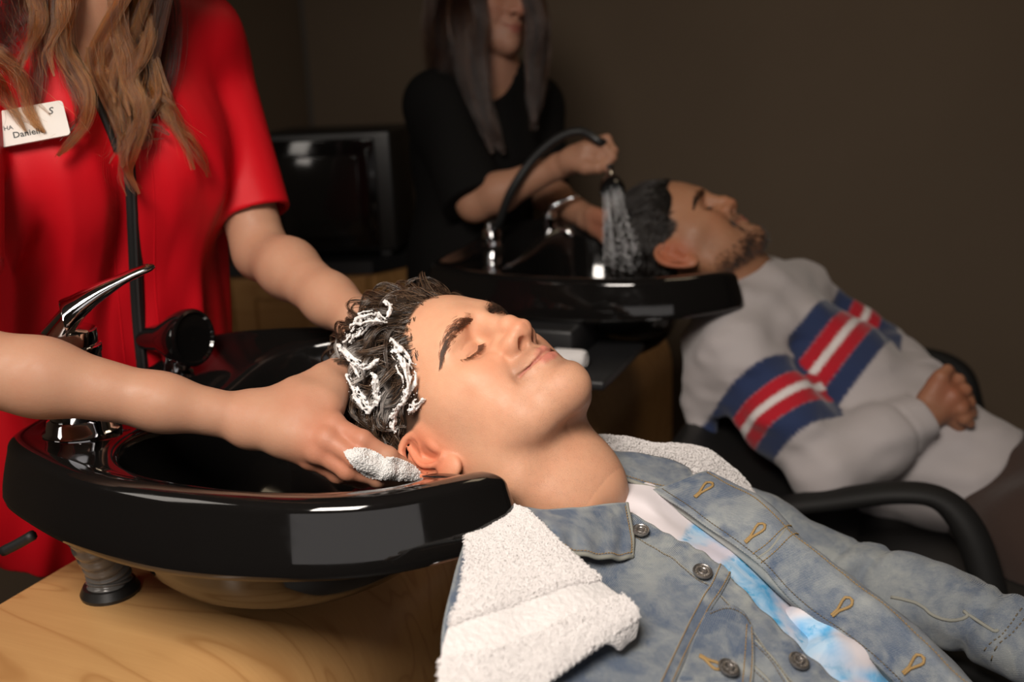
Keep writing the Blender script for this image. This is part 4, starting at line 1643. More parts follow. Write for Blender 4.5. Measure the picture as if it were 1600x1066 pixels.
def body_cols(V, base, red_pts, rad=0.014):
    base = np.asarray(base, float)
    c = np.tile(base, (len(V), 1))
    for pt in red_pts:
        w = 0.55 * np.exp(-0.5 * (np.linalg.norm(V - np.asarray(pt), axis=1) / rad) ** 2)[:, None]
        c = c * (1 - w) + w * base * np.array([1.0, 0.66, 0.60])
    return c


SKIN_W = skin_mat('skin_fair', 1.0, 0.12, 0.56, 0.35)
V, Q = sculpt(body_wa, np.array([-0.80, 0.60, 0.62]), np.array([0.02, 1.62, 1.95]), 0.0025)
keepm = None
o_ = mesh_obj('body', V - np.array(WOM_A.location), Q, SKIN_W, WOM_A, True,
              {'col': body_cols(V, (0.44, 0.235, 0.148), RH_K + [f[1] for f in RH_F] + [A_RWR, P(470, 640, .97)]), 'stub': np.zeros(len(V))})
T_('woman_a body')


def red_mat():
    m, nt, b = nmat('red_satin')
    tc = N(nt, 'ShaderNodeTexCoord').outputs['Object']
    setp(b, col=(0.56, 0.004, 0.011), rough=0.50, spec=0.24)
    w = N(nt, 'ShaderNodeTexWave')
    w.inputs['Scale'].default_value = 300
    L(nt, tc, w.inputs['Vector'])
    mp = N(nt, 'ShaderNodeMapping')
    mp.inputs['Scale'].default_value = (14, 14, 2.2)
    L(nt, tc, mp.inputs['Vector'])
    h = math_(nt, 'ADD', math_(nt, 'MULTIPLY', w.outputs['Fac'], 0.03), noise(nt, 1.0, 2, 0.4, mp.outputs[0], 0.4))
    bump(nt, b, h, 0.35, 0.012)
    return m


M_RED = red_mat()
M_PIPE = plain('black_zip_tape', (0.010, 0.010, 0.010), 0.55)


def zip_x(z):
    return np.interp(z, [-0.5, -0.25, 0.0, 0.2], [0.012, 0.010, 0.004, 0.0])


def smock_sdf(p):
    q = ((p - TA_O.astype(F32)) @ TA_M.astype(F32))
    f1 = vnoise(q * np.array([34, 34, 4.0], F32) + vnoise(q, 6, 4)[:, None] * F32(0.7), 1.0, 2)
    f2 = vnoise(q * np.array([11, 11, 3.5], F32), 1.0, 7)
    d = torso_a(p, 0.014) - F32(0.0105) * f1 * np.clip((F32(0.12) - q[:, 2]) / F32(0.14), 0.25, 1) - F32(0.009) * f2
    # folds falling from the bust, gathers toward the armpits
    for x0, sl, a in ((0.075, 0.05, 0.006), (-0.06, -0.05, 0.005), (0.12, 0.10, 0.006), (-0.11, -0.06, 0.006)):
        xx = q[:, 0] - (x0 + sl * (-q[:, 2] - 0.05))
        d = d - F32(a) * np.exp(-0.5 * (xx / F32(0.014)) ** 2) * np.clip((-0.02 - q[:, 2]) / 0.15, 0, 1)
    # sleeves with their fabric thickness
    lend = P(398, 338, 1.292)
    for s, (a, e, r0, r1) in enumerate(((A_LSH, lend, 0.056, 0.0455), (A_RSH, A_RSH + (A_REL - A_RSH) * 0.70, 0.060, 0.050))):
        a2 = a + (tw(0, 0, 0.08) - a) * 0.25
        u = (e - a) / np.linalg.norm(e - a)
        sl = chain(p, [a2, a, e + u * 0.03], [r0, r0, r1 - 0.001], 0.01)
        fl = vnoise(p @ np.stack([u * 8, np.cross(u, [0, 0, 1]) * 30, np.cross(u, np.cross(u, [0, 0, 1])) * 30], 1).astype(F32), 1.0, 5 + s)
        sl = sl - F32(0.0040) * fl
        cut = (p - e.astype(F32)) @ u.astype(F32)
        hem = np.exp(-0.5 * ((cut + F32(0.020)) / F32(0.0014)) ** 2)
        inner = smax(sl + F32(0.0062), -(cut + F32(0.035)), 0.004)
        sl = smax(sl, cut, 0.003)
        d = smin(d, sl, 0.018)
        d = smax(d, -inner, 0.002)
    # the V neck opening
    vx = np.abs(q[:, 0] + F32(0.004))
    vz = q[:, 2] - F32(0.030)
    v = vx - np.clip(vz, 0, None) * F32(0.24) - F32(0.001)
    v = np.where(vz < 0, np.hypot(vx, vz), v)
    v = np.where(q[:, 1] > 0.0, v, vx - 0.066)
    v = np.where(vz < 0, np.maximum(v, -vz), v)
    d = smax(d, -v, 0.003)
    d = smax(d, q[:, 2] - F32(0.185), 0.004)
    d = smax(d, -(q[:, 2] + F32(0.52)), 0.004)
    return smax(d, clear_of_cabinet(p), 0.012)


V, Q = sculpt(smock_sdf, np.array([-0.82, 0.66, 0.60]), np.array([-0.20, 1.62, 1.72]), 0.0032)
SMOCK = mesh_obj('smock', V - np.array(WOM_A.location), Q, M_RED, WOM_A)
T_('smock')


def on_smock(x, z, off=0.0):
    """front surface point of the smock, torso axes"""
    ys = np.linspace(0.22, -0.02, 240)
    p = TA_O + np.stack([np.full(240, x), ys, np.full(240, z)], 1) @ TA_M.T
    d = smock_sdf(p.astype(F32))
    k = np.nonzero(d < 0)[0]
    y = ys[k[0]] if len(k) else 0.1
    return TA_O + TA_M @ np.array([x, y + off, z])


# zip: tape with two rows, running down from the V
zs = np.linspace(0.028, -0.50, 60)
zp = np.array([on_smock(zip_x(z), z, 0.0008) for z in zs])
zp = np.array([zp[max(0, i - 2):i + 3].mean(0) for i in range(60)])
wv = TA_M[:, 0]
fwv = TA_M[:, 1]
org = np.array(WOM_A.location)
S = np.stack([zp - wv * 0.0088 + fwv * 0.0005, zp - wv * 0.003 + fwv * 0.0022, zp + wv * 0.003 + fwv * 0.0022, zp + wv * 0.0088 + fwv * 0.0005], 1)
sheet('zip_tape', S - org, 0.002, M_PIPE, SMOCK)
mb = MB()
mb.tube(zp + fwv * 0.0028 - org, 0.0017, 8)
mb.build('zip_teeth', plain('zip_teeth', (0.03, 0.03, 0.03), 0.35), SMOCK)
# placket stitching beside the zip
for sgn in (-1, 1):
    mb = MB()
    q_ = np.array([on_smock(zip_x(z) + sgn * 0.022, z, 0.0) for z in zs])
    q_ = np.array([q_[max(0, i - 2):i + 3].mean(0) for i in range(60)])
    mb.tube(q_ - org, 0.0011, 6)
    mb.build('placket_seam', M_RED, SMOCK)
# black binding round the V
for sgn in (-1, 1):
    z2 = np.linspace(0.026, 0.172, 16)
    pts = np.array([on_smock(-0.004 + sgn * (0.24 * (z - 0.030) * (z > 0.030) + 0.006), z, 0.0) for z in z2])
    pts = np.array([pts[max(0, i - 1):i + 2].mean(0) for i in range(16)])
    MB().tube(pts - org, 0.0042, 10).build('neck_binding', M_PIPE, SMOCK)


# pocket zip low on the smock (bottom left of the photo)
pk = [P(4, 862, 1.075), P(28, 850, 1.07), P(52, 836, 1.065)]
MB().tube(np.array(spline(pk, 8)) - org, 0.0055, 8).build('pocket_zip', M_PIPE, SMOCK)


# name badge with what can be read of it between the hair
def badge():
    z_ = front_depth(70, 195) - 0.011
    c1, c2, c3 = P(93, 159, z_ + 0.006), P(111, 211, z_), P(4, 231, z_ - 0.018)
    ex = (c2 - c3)
    ex /= np.linalg.norm(ex)
    n = np.cross(ex, c1 - c2)
    n /= np.linalg.norm(n)
    if n @ (CAM - c1) < 0:
        n = -n
    ey = np.cross(n, ex)
    w, h = 0.078, 0.040
    bl = c2 - ex * w
    bm = bmesh.new()
    vs = []
    for cx_, cy_, a0 in ((w - .004, .004, -90), (w - .004, h - .004, 0), (.004, h - .004, 90), (.004, .004, 180)):
        for k in range(5):
            a = math.radians(a0 + k * 22.5)
            vs.append((cx_ + .004 * math.cos(a), cy_ + .004 * math.sin(a)))
    k = len(vs)
    V = [bl + ex * x + ey * y + n * 0.0012 - org for x, y in vs] + [bl + ex * x + ey * y - n * 0.0012 - org for x, y in vs]
    Fc = [tuple(range(k)), tuple(range(2 * k - 1, k - 1, -1))] + [(i, i + k, (i + 1) % k + k, (i + 1) % k) for i in range(k)]
    o = MB().add(V, Fc).build('name_badge', plain('white_badge', (0.62, 0.58, 0.54), 0.35), WOM_A, False)
    R = Matrix(np.stack([ex, ey, n], 1).tolist())
    for txt, x, y, sz, col, sh in (('Danielle', 0.0235, 0.0075, 0.0075, (0.02, 0.02, 0.02), 0.0), ('HA', 0.0165, 0.0175, 0.0052, (0.10, 0.10, 0.10), 0.0),
                                   ('S', 0.0615, 0.0265, 0.0085, (0.015, 0.015, 0.015), 0.3), ('SP', 0.003, 0.0235, 0.0095, (0.45, 0.02, 0.02), 0.3)):
        cu = bpy.data.curves.new('badge_text', 'FONT')
        cu.body = txt
        cu.size = sz * 1.25
        cu.shear = sh
        cu.extrude = 0.0002
        cu.offset = 0.00012
        cu.resolution_u = 3
        cu.materials.append(plain('badge_ink', col, 0.5))
        tmp = bpy.data.objects.new('text_tmp', cu)
        COL.objects.link(tmp)
        bpy.context.view_layer.update()
        me = bpy.data.meshes.new_from_object(tmp.evaluated_get(bpy.context.evaluated_depsgraph_get()))
        bpy.data.objects.remove(tmp)
        t = bpy.data.objects.new('lettering', me)
        COL.objects.link(t)
        t.parent = o
        t.matrix_local = Matrix.Translation(Vector(bl + ex * x + ey * y + n * 0.0014 - org)) @ R.to_4x4()
    return o



# ---- long wavy hair in locks
def lock(ctrl, n, per, rad, seed, wav, freq, cols, out, outc, flat=0.5):
    rng = np.random.default_rng(seed)
    c = spline(ctrl, n)
    t = np.linspace(0, 1, n)
    tg = np.gradient(c, axis=0)
    tg /= np.linalg.norm(tg, axis=1)[:, None]
    e1 = np.cross(tg, CF)
    e1 /= np.linalg.norm(e1, axis=1)[:, None] + 1e-9
    e2 = np.cross(tg, e1)
    ph = rng.uniform(0, 6.28)
    env = np.clip(t * 2.2, 0.15, 1)
    c = c + e1 * (wav * env * np.sin(ph + t * freq * 6.283))[:, None] + e2 * (0.6 * wav * env * np.cos(ph + t * freq * 6.283))[:, None]
    tw_ = rng.uniform(-3, 3)
    for k in range(per):
        a, r = rng.uniform(0, 6.283), math.sqrt(rng.random())
        prof = np.interp(t, [0, 0.25, 0.6, 0.85, 1.0], [1.15, 1.0, 0.85, 0.50, 0.14])
        x = r * np.cos(a + tw_ * t)
        y = r * np.sin(a + tw_ * t) * flat
        fz = rng.normal(0, 0.25, 2)
        m = n if rng.random() < 0.3 else int(n * rng.uniform(0.55, 0.99))
        s = c + (rad * prof * (x + fz[0] * t))[:, None] * e1 + (rad * prof * (y + fz[1] * t))[:, None] * e2
        out.append(s[:m])
        b = np.clip(0.5 + 0.55 * math.sin(2.0 * a + 4.0 * r + ph) + rng.normal(0, 0.22), -0.2, 1.2)
        col = np.asarray(cols[0]) * (1 - b) + np.asarray(cols[1]) * b
        outc.append(np.maximum(col, 0.003) * rng.uniform(0.7, 1.3))


M_HAIR_W = hair_bsdf('caramel_hair', None, 0.30)
DK, MD, LT = (0.010, 0.004, 0.002), (0.050, 0.014, 0.0035), (0.20, 0.058, 0.010)
st, sc_ = [], []


def front_depth(px, py):
    """distance of the smock or skin under a pixel"""
    d = CF + (px - 800) / FPX * CR - (py - 533) / FPX * CU
    ts = np.linspace(0.85, 1.45, 160)
    p = (CAM + ts[:, None] * d).astype(F32)
    v = np.minimum(smock_sdf(p), body_wa(p))
    k = np.nonzero(v < 0)[0]
    return ts[k[0]] if len(k) else None


_grid = {}


def drape(ctrl, off):
    out = []
    last = 1.15
    for x, y in ctrl:
        key = (int(round(x / 12)), int(round(max(y, 2) / 12)))
        if key not in _grid:
            _grid[key] = front_depth(key[0] * 12, key[1] * 12)
        z = _grid[key] if _grid[key] is not None else last
        last = z
        out.append((x, y, z - off))
    # soften depth jumps
    zz = np.array([o[2] for o in out])
    for _ in range(2):
        zz = np.convolve(np.pad(zz, 1, mode='edge'), [.25, .5, .25], 'valid')
    return [(x, y, z) for (x, y, _), z in zip(out, zz)]


# control pixels, lock half width (m), wave, frequency, tones, height off the cloth, strands
LK = [
    ([(0, -50), (8, 10), (14, 50), (22, 85)], .020, .003, 1.0, (DK, DK), .012, 220), ([(60, -50), (58, 30), (60, 100), (60, 150), (63, 182)], .0135, .003, 1.0, (DK, MD), .010, 260),
    ([(30, -50), (35, 10), (20, 50), (5, 90)], .016, .004, 1.2, (DK, MD), .012, 160),
    ([(40, -50), (54, 0), (63, 31), (54, 62), (38, 94), (24, 122)], .0095, .002, 1.0, (MD, LT), .024, 260),
    ([(100, -40), (97, 2), (97, 26), (84, 58), (78, 86), (84, 120)], .006, .002, 1.0, (MD, LT), .026, 120),
    ([(106, -50), (103, 6), (97, 38), (101, 76), (117, 104), (135, 132), (141, 162), (133, 194), (106, 228), (88, 242)], .0115, .002, 1.0, (MD, LT), .022, 360),
    ([(90, -40), (92, 30), (96, 80), (110, 120), (128, 160), (126, 190), (100, 215)], .008, .003, 1.0, (DK, MD), .016, 160),
    ([(-40, 60), (-5, 86), (20, 110), (37, 140), (46, 169), (60, 192), (72, 205)], .0105, .002, 1.0, (MD, LT), .020, 260),
    ([(-50, 90), (-10, 120), (12, 150), (30, 180), (44, 204)], .009, .003, 1.0, (DK, LT), .018, 150),
    ([(182, -50), (184, 20), (186, 70), (190, 120), (198, 170)], .014, .003, 1.0, (DK, DK), .012, 320), ([(250, -50), (255, 20), (258, 90), (252, 150), (240, 185)], .020, .003, 1.0, (DK, DK), .012, 380),
    ([(205, -50), (208, 20), (212, 80), (215, 140), (222, 190)], .026, .003, 1.0, (DK, MD), .010, 420),
    ([(215, -50), (228, 5), (214, 45), (190, 80), (178, 124), (182, 160)], .010, .002, 1.0, (MD, LT), .030, 280),
    ([(222, -40), (228, 31), (231, 56), (219, 90), (201, 119), (196, 150), (205, 180)], .0095, .002, 1.0, (MD, LT), .032, 260),
    ([(196, -40), (188, 20), (192, 60), (200, 94), (203, 131), (217, 162), (219, 194), (205, 237), (199, 269), (216, 304)], .0115, .002, 1.0, (MD, LT), .026, 380),
    ([(150, 70), (158, 119), (175, 156), (196, 188), (206, 220), (198, 250)], .0085, .003, 1.0, (MD, LT), .018, 200),
    ([(236, 60), (238, 119), (244, 147), (232, 175), (214, 205), (196, 240), (190, 262)], .0095, .003, 1.0, (MD, LT), .024, 260),
    ([(232, 90), (246, 140), (254, 162), (270, 190), (287, 226), (300, 266)], .0095, .003, 1.0, (MD, LT), .018, 230),
    ([(240, 110), (258, 160), (275, 190), (296, 216), (312, 250), (320, 278)], .0075, .003, 1.0, (MD, LT), .016, 150),
    ([(225, 130), (220, 180), (222, 220), (240, 200), (262, 215)], .010, .004, 1.2, (DK, MD), .014, 160),
    ([(185, 130), (182, 180), (188, 230), (196, 275), (210, 300)], .008, .003, 1.0, (DK, LT), .014, 160),
]
seed = 100


def crown(x):
    """where a lock leaves the head: over the temple on its own side, then down past the jaw"""
    s = 1.0 if x < 135 else -1.0
    f = np.clip((x - 20) / 110 if s > 0 else (250 - x) / 90, 0, 1)
    return [HEAD_WA.w((s * 0.050, 0.020 + 0.03 * f, 0.130)), HEAD_WA.w((s * 0.083, 0.030 + 0.035 * f, 0.065)), HEAD_WA.w((s * 0.088, 0.035 + 0.035 * f, -0.02))]


for ctrl, rad, wav, fr, tone, off, per in LK:
    seed += 1
    cd = drape(ctrl, off)
    cr_ = crown(ctrl[0][0])
    lock(np.array(cr_ + PL(cd)), 48, per, rad, seed, wav, fr, tone, st, sc_, 0.42)
    for _ in range(2):
        seed += 1
        r2 = np.random.default_rng(seed)
        dx, dy = r2.normal(0, 7), r2.normal(0, 5)
        lock(PL([(x + dx + r2.normal(0, 3), y + dy, z - 0.006) for x, y, z in cd]), 36, 26, rad * 0.40, seed, wav * 1.8, fr * 1.2, tone, st, sc_, 0.8)
r2 = np.random.default_rng(7)
for k in range(150):
    ctrl = LK[r2.integers(len(LK))]
    cd = drape(ctrl[0], ctrl[5] + 0.008)
    dx, sx_ = r2.normal(0, 6), r2.normal(0, 4)
    lock(PL([(x + dx + i * sx_, y + r2.normal(0, 6), z - abs(r2.normal(0, .006))) for i, (x, y, z) in enumerate(cd)]), 34, 1, 0.001, 900 + k, .004, 1.5, (MD, LT), st, sc_)
s2 = clump_hair(HEAD_WA, skull_a, lambda q: np.where(q[:, 1] < 0.05 + 0.3 * (q[:, 2] - 0.02), 1.0, -1.0), lambda p: np.array([np.sign(p[0]) * .8, -0.35, -1.0]), 420, 12, lambda p: 0.16, lambda p: 0.010, 0.005, 78, 0.002, 11, 0.2)
st += s2
sc_ += [np.array(DK) * r2.uniform(.7, 1.6) for _ in s2]
under(hair_obj('hair', st, [0.00013] * len(st), M_HAIR_W, None, 0.35, sc_), WOM_A)
T_('woman_a hair')

badge()
# lather over the near hand and dripping from the fingers
rng = np.random.default_rng(29)
poly = [(537, 706), (556, 699), (580, 703), (600, 714), (622, 716), (648, 728), (660, 742), (664, 765), (655, 768), (646, 752), (610, 751), (575, 747), (552, 730)]


def inside(x, y, pl):
    c = False
    for (x0, y0), (x1, y1) in zip(pl, pl[1:] + pl[:1]):
        if (y0 > y) != (y1 > y) and x < (x1 - x0) * (y - y0) / (y1 - y0) + x0:
            c = not c
    return c


px_ = []
while len(px_) < 4200:
    x, y = rng.uniform(535, 668), rng.uniform(697, 770)
    if inside(x, y, poly):
        px_.append((x, y))
px_ = np.array(px_)
dirs = CF + ((px_[:, 0] - 800) / FPX)[:, None] * CR - ((px_[:, 1] - 533) / FPX)[:, None] * CU
ts = np.linspace(0.90, 1.05, 60)
zz = np.full(len(px_), 0.965)
vals = body_wa((CAM + ts[None, :, None] * dirs[:, None, :]).reshape(-1, 3).astype(F32)).reshape(len(px_), 60)
hv = vals < 0
hit = hv.any(1)
kk_ = hv.argmax(1)[hit]
va, vb = vals[hit, np.maximum(kk_ - 1, 0)], vals[hit, kk_]
zz[hit] = ts[kk_] - (ts[1] - ts[0]) * np.clip(-vb / (va - vb + 1e-9), 0, 1)
zz = zz - np.interp(np.array([min(np.hypot(x - a, y - b) for a, b in poly) for x, y in px_]), [0, 5, 14, 30], [0.0, 0.001, 0.0035, 0.006]) * (0.55 + 0.45 * vnoise((CAM + zz[:, None] * dirs), 130, 3)) * rng.uniform(0.55, 1.0, len(px_))
bpt = CAM + zz[:, None] * dirs
edge_ = np.array([min(np.hypot(x - a, y - b) for a, b in poly) for x, y in px_])
br_ = np.interp(edge_, [0, 4, 12, 40], [0.0005, 0.0009, 0.0013, 0.0016]) * rng.uniform(0.45, 1.2, len(px_))
ok_ = hit | (px_[:, 0] > 640)
bubbles('hand_foam', bpt[ok_], br_[ok_], M_FOAM, WOM_A, org, np.tile(CF, (ok_.sum(), 1)), 0.8, 1)
# ------------------------------------------------------------------ denim jacket, tee shirt, towel of the man in front
def denim_mat(name, dark=0.0):
    m, nt, b = nmat(name)
    tc = N(nt, 'ShaderNodeTexCoord').outputs['Object']
    cl = attr(nt, 'cloth', 'Vector')
    mp = N(nt, 'ShaderNodeMapping')
    mp.inputs['Rotation'].default_value = (0, 0, math.radians(58))
    mp.inputs['Scale'].default_value = (1, 1, 1)
    L(nt, cl, mp.inputs['Vector'])
    w = N(nt, 'ShaderNodeTexWave')
    w.inputs['Scale'].default_value = 215
    w.inputs['Distortion'].default_value = 1.2
    w.inputs['Detail'].default_value = 1
    w.inputs['Detail Scale'].default_value = 3.0
    L(nt, mp.outputs[0], w.inputs['Vector'])
    slub = N(nt, 'ShaderNodeMapping')
    slub.inputs['Rotation'].default_value = (0, 0, math.radians(20))
    slub.inputs['Scale'].default_value = (90, 900, 1)
    L(nt, cl, slub.inputs['Vector'])
    n_sl = noise(nt, 1.0, 3, 0.6, slub.outputs[0])
    n_big = noise(nt, 13, 4, 0.6, tc)
    n_mid = noise(nt, 42, 4, 0.65, tc, 0.4)
    fade = attr(nt, 'fade', 'Fac')
    f = math_(nt, 'ADD', math_(nt, 'MULTIPLY', ramp(nt, n_big, [(0.40, 0.0), (0.66, 1.0)]), 0.55), math_(nt, 'MULTIPLY', ramp(nt, n_mid, [(0.40, 0.0), (0.60, 1.0)]), 0.55))
    f = math_(nt, 'ADD', math_(nt, 'MULTIPLY', f, 0.75), fade)
    base = mixc(nt, f, (0.018, 0.054, 0.125), (0.285, 0.305, 0.295))
    tw_ = math_(nt, 'MULTIPLY', w.outputs['Fac'], math_(nt, 'ADD', math_(nt, 'MULTIPLY', n_sl, 0.8), 0.25))
    c = mixc(nt, math_(nt, 'MULTIPLY', tw_, 0.62), base, (0.42, 0.42, 0.40))
    c = mixc(nt, ramp(nt, w.outputs['Fac'], [(0.0, 0.35), (0.45, 0.0)]), c, mixc(nt, 1.0, c, (0.45, 0.5, 0.58), 'MULTIPLY'))
    L(nt, c, b.inputs['Base Color'])
    setp(b, rough=0.88, spec=0.18, sheen=0.12)
    h = math_(nt, 'ADD', math_(nt, 'MULTIPLY', w.outputs['Fac'], 0.7), math_(nt, 'MULTIPLY', n_sl, 0.5))
    b1 = bump(nt, b, n_mid, 0.35, 0.004)
    bump(nt, b, h, 0.5, 0.0007, b1)
    return m


M_DENIM = denim_mat('washed_denim')
M_WORN = plain('worn_denim_edge', (0.235, 0.235, 0.205), 0.9)
M_THREAD = plain('tan_thread', (0.30, 0.19, 0.07), 0.7)
M_THREAD_D = plain('dark_thread', (0.13, 0.10, 0.06), 0.75)
M_PEWTER = plain('antique_pewter', (0.30, 0.28, 0.265), 0.36, metal=0.9)


def lining_mat():
    m, nt, b = nmat('denim_inside')
    n = noise(nt, 300, 2, 0.6)
    L(nt, mixc(nt, n, (0.23, 0.24, 0.23), (0.33, 0.335, 0.32)), b.inputs['Base Color'])
    setp(b, rough=0.9, spec=0.1)
    return m


M_LINING = lining_mat()


class Cloth:
    """a surface with physical cloth coordinates; points can be looked up by (u, v) with an offset along the normal"""
    def __init__(self, rows, nu, nv, wrinkle=None, flip=False):
        self.S = patch([PL(r) for r in rows], nu, nv)
        self.N = net_normals(self.S)
        if (self.N[nu // 2, nv // 2] @ (CAM - self.S[nu // 2, nv // 2])) < 0:
            self.N = -self.N
        if wrinkle is not None:
            uu, vv = np.meshgrid(np.linspace(0, 1, nu), np.linspace(0, 1, nv), indexing='ij')
            self.S = self.S + self.N * wrinkle(self.S, uu, vv)[..., None]
            self.N = net_normals(self.S)
            if (self.N[nu // 2, nv // 2] @ (CAM - self.S[nu // 2, nv // 2])) < 0:
                self.N = -self.N
        self.nu, self.nv = nu, nv
        du = np.linalg.norm(np.diff(self.S, axis=0), axis=2)
        dv = np.linalg.norm(np.diff(self.S, axis=1), axis=2)
        self.cu = np.concatenate([np.zeros((1, nv)), np.cumsum(du, 0)])
        self.cv = np.concatenate([np.zeros((nu, 1)), np.cumsum(dv, 1)], 1)

    def at(self, u, v, off=0.0, what='S'):
        a = getattr(self, what)
        x, y = np.clip(u, 0, 1) * (self.nu - 1), np.clip(v, 0, 1) * (self.nv - 1)
        i, j = np.minimum(np.asarray(x).astype(int), self.nu - 2), np.minimum(np.asarray(y).astype(int), self.nv - 2)
        f, g = x - i, y - j
        if a.ndim == 3:
            f, g = np.asarray(f)[..., None], np.asarray(g)[..., None]
        r = a[i, j] * (1 - f) * (1 - g) + a[i + 1, j] * f * (1 - g) + a[i, j + 1] * (1 - f) * g + a[i + 1, j + 1] * f * g
        if what == 'S' and off:
            r = r + self.at(u, v, 0, 'N') * off
        return r

    def pick(self, px, py):
        """(u, v) of the surface point seen at a pixel"""
        d = self.S - CAM
        z = d @ CF
        X, Y = 800 + FPX * (d @ CR) / z, 533 - FPX * (d @ CU) / z
        k = np.argmin((X - px) ** 2 + (Y - py) ** 2)
        i, j = np.unravel_index(k, X.shape)
        i, j = min(max(i, 1), self.nu - 2), min(max(j, 1), self.nv - 2)
        e = np.array([px - X[i, j], py - Y[i, j]])
        J = np.array([[(X[i + 1, j] - X[i - 1, j]) / 2, (X[i, j + 1] - X[i, j - 1]) / 2], [(Y[i + 1, j] - Y[i - 1, j]) / 2, (Y[i, j + 1] - Y[i, j - 1]) / 2]])
        s = np.linalg.lstsq(J, e, rcond=None)[0]
        s = np.clip(s, -2, 2)
        return (i + s[0]) / (self.nu - 1), (j + s[1]) / (self.nv - 1)

    def path(self, pix, n):
        uv = np.array([self.pick(*p) for p in pix])
        return spline(uv, n)

    def sheet(self, name, th, mat, parent, org, fade=None, sub=None):
        S = self.S
        N_ = net_normals(S)
        flip = (N_[self.nu // 2, self.nv // 2] @ self.N[self.nu // 2, self.nv // 2]) < 0
        cl = np.stack([self.cu, self.cv, 0 * self.cu], 2)
        if fade is None:
            P_ = S.reshape(-1, 3).astype(F32)
            e = np.minimum(np.minimum(self.cv, self.cv[:, -1:] - self.cv), np.minimum(self.cu, self.cu[-1:] - self.cu))
            n1 = vnoise(P_, 170, 3).reshape(e.shape) + 0.6 * vnoise(P_, 75, 9).reshape(e.shape)
            fade = (0.42 * n1 - 0.10) * np.exp(-((e - 0.006) / 0.011) ** 2) + 0.16 * np.clip(vnoise(P_, 11, 5).reshape(e.shape), -1, 1)
            fade = np.where(e < 0.0016, 0.35, fade)
        fd = fade
        if flip:
            S, cl, fd = S[::-1], cl[::-1], fd[::-1]
        return sheet(name, S - org, th, mat, parent, {'cloth': cl, 'fade': fd})


def sub_cloth(base, uv, off, nu, nv, pad=None):
    """a second layer lying on base: uv net (rows of (u,v)), raised by off (number or function)"""
    R = patch(uv, nu, nv)
    c = Cloth.__new__(Cloth)
    c.nu, c.nv = nu, nv
    o = off if np.isscalar(off) else off
    c.S = base.at(R[..., 0], R[..., 1], 0) + base.at(R[..., 0], R[..., 1], 0, 'N') * (o if np.isscalar(o) else o[..., None])
    c.N = net_normals(c.S)
    if (c.N[nu // 2, nv // 2] @ (CAM - c.S[nu // 2, nv // 2])) < 0:
        c.N = -c.N
    du = np.linalg.norm(np.diff(c.S, axis=0), axis=2)
    dv = np.linalg.norm(np.diff(c.S, axis=1), axis=2)
    c.cu = np.concatenate([np.zeros((1, nv)), np.cumsum(du, 0)])
    c.cv = np.concatenate([np.zeros((nu, 1)), np.cumsum(dv, 1)], 1)
    return c


def stitch(mb, cloth, uv, off=0.0006, gap=0.0031, dash=0.0022, r=0.00042):
    p = cloth.at(uv[:, 0], uv[:, 1], off)
    s = np.r_[0, np.cumsum(np.linalg.norm(np.diff(p, axis=0), axis=1))]
    nd = cloth.at(uv[:, 0], uv[:, 1], 0, 'N')
    for a in np.arange(0, s[-1] - dash, gap):
        t = np.linspace(a, a + dash, 4)
        q = np.stack([np.interp(t, s, p[:, k]) for k in range(3)], 1)
        nn = np.stack([np.interp(t, s, nd[:, k]) for k in range(3)], 1)
        q = q + nn * (np.array([-0.0006, 0.0003, 0.0003, -0.0006])[:, None])
        mb.tube(q, r, 5)


def ridge(mb, cloth, uv, off, r, flat=0.45):
    p = cloth.at(uv[:, 0], uv[:, 1], off)
    mb.tube(p, r, 8)


JK = None
org = np.array(MAN_A.location)


def wr_near(S, u, v):
    p = S.reshape(-1, 3).astype(F32)
    w = vnoise(p, 16, 3) * 0.0030 + vnoise(p, 34, 9) * 0.0016
    d = (w.reshape(u.shape))
    # puckers along the placket and the yoke
    d = d + 0.0012 * np.sin(u * 95 + 6 * v) * np.exp(-((1 - v) / 0.10) ** 2)
    return d * np.clip(u * 6, 0.2, 1)


NEAR = Cloth([
    [(740, 800, .925), (800, 826, .895), (880, 838, .905), (940, 828, .935), (986, 800, .957)],
    [(710, 900, .80), (800, 930, .805), (900, 925, .850), (985, 888, .890), (1053, 839, .925)],
    [(690, 1020, .74), (830, 1030, .75), (950, 1010, .790), (1050, 950, .845), (1122, 881, .896)],
    [(720, 1150, .69), (880, 1150, .70), (1020, 1120, .740), (1130, 1050, .795), (1215, 977, .848)],
    [(780, 1270, .66), (950, 1260, .67), (1100, 1230, .705), (1220, 1150, .760), (1307, 1065, .812)],
    [(860, 1360, .64), (1030, 1350, .65), (1180, 1310, .685), (1300, 1230, .740), (1392, 1146, .785)],
    [(940, 1440, .62), (1110, 1430, .63), (1260, 1390, .665), (1380, 1310, .715), (1470, 1225, .760)]], 150, 130, wr_near)
JK = NEAR.sheet('jacket', 0.0022, M_DENIM, MAN_A, org)
tan, drk = MB(), MB()
# front placket band folded under along the edge
uv_edge = np.stack([np.linspace(0.02, 1, 60), np.full(60, 0.992)], 1)
fades = MB()
pl = NEAR.path([(990, 838), (1040, 868), (1080, 899), (1118, 924), (1150, 960), (1190, 1010), (1235, 1066), (1270, 1110)], 90)
stitch(drk, NEAR, pl, 0.0004)
ridge(fades, NEAR, pl + np.array([0, 0.006]), -0.0008, 0.0010)
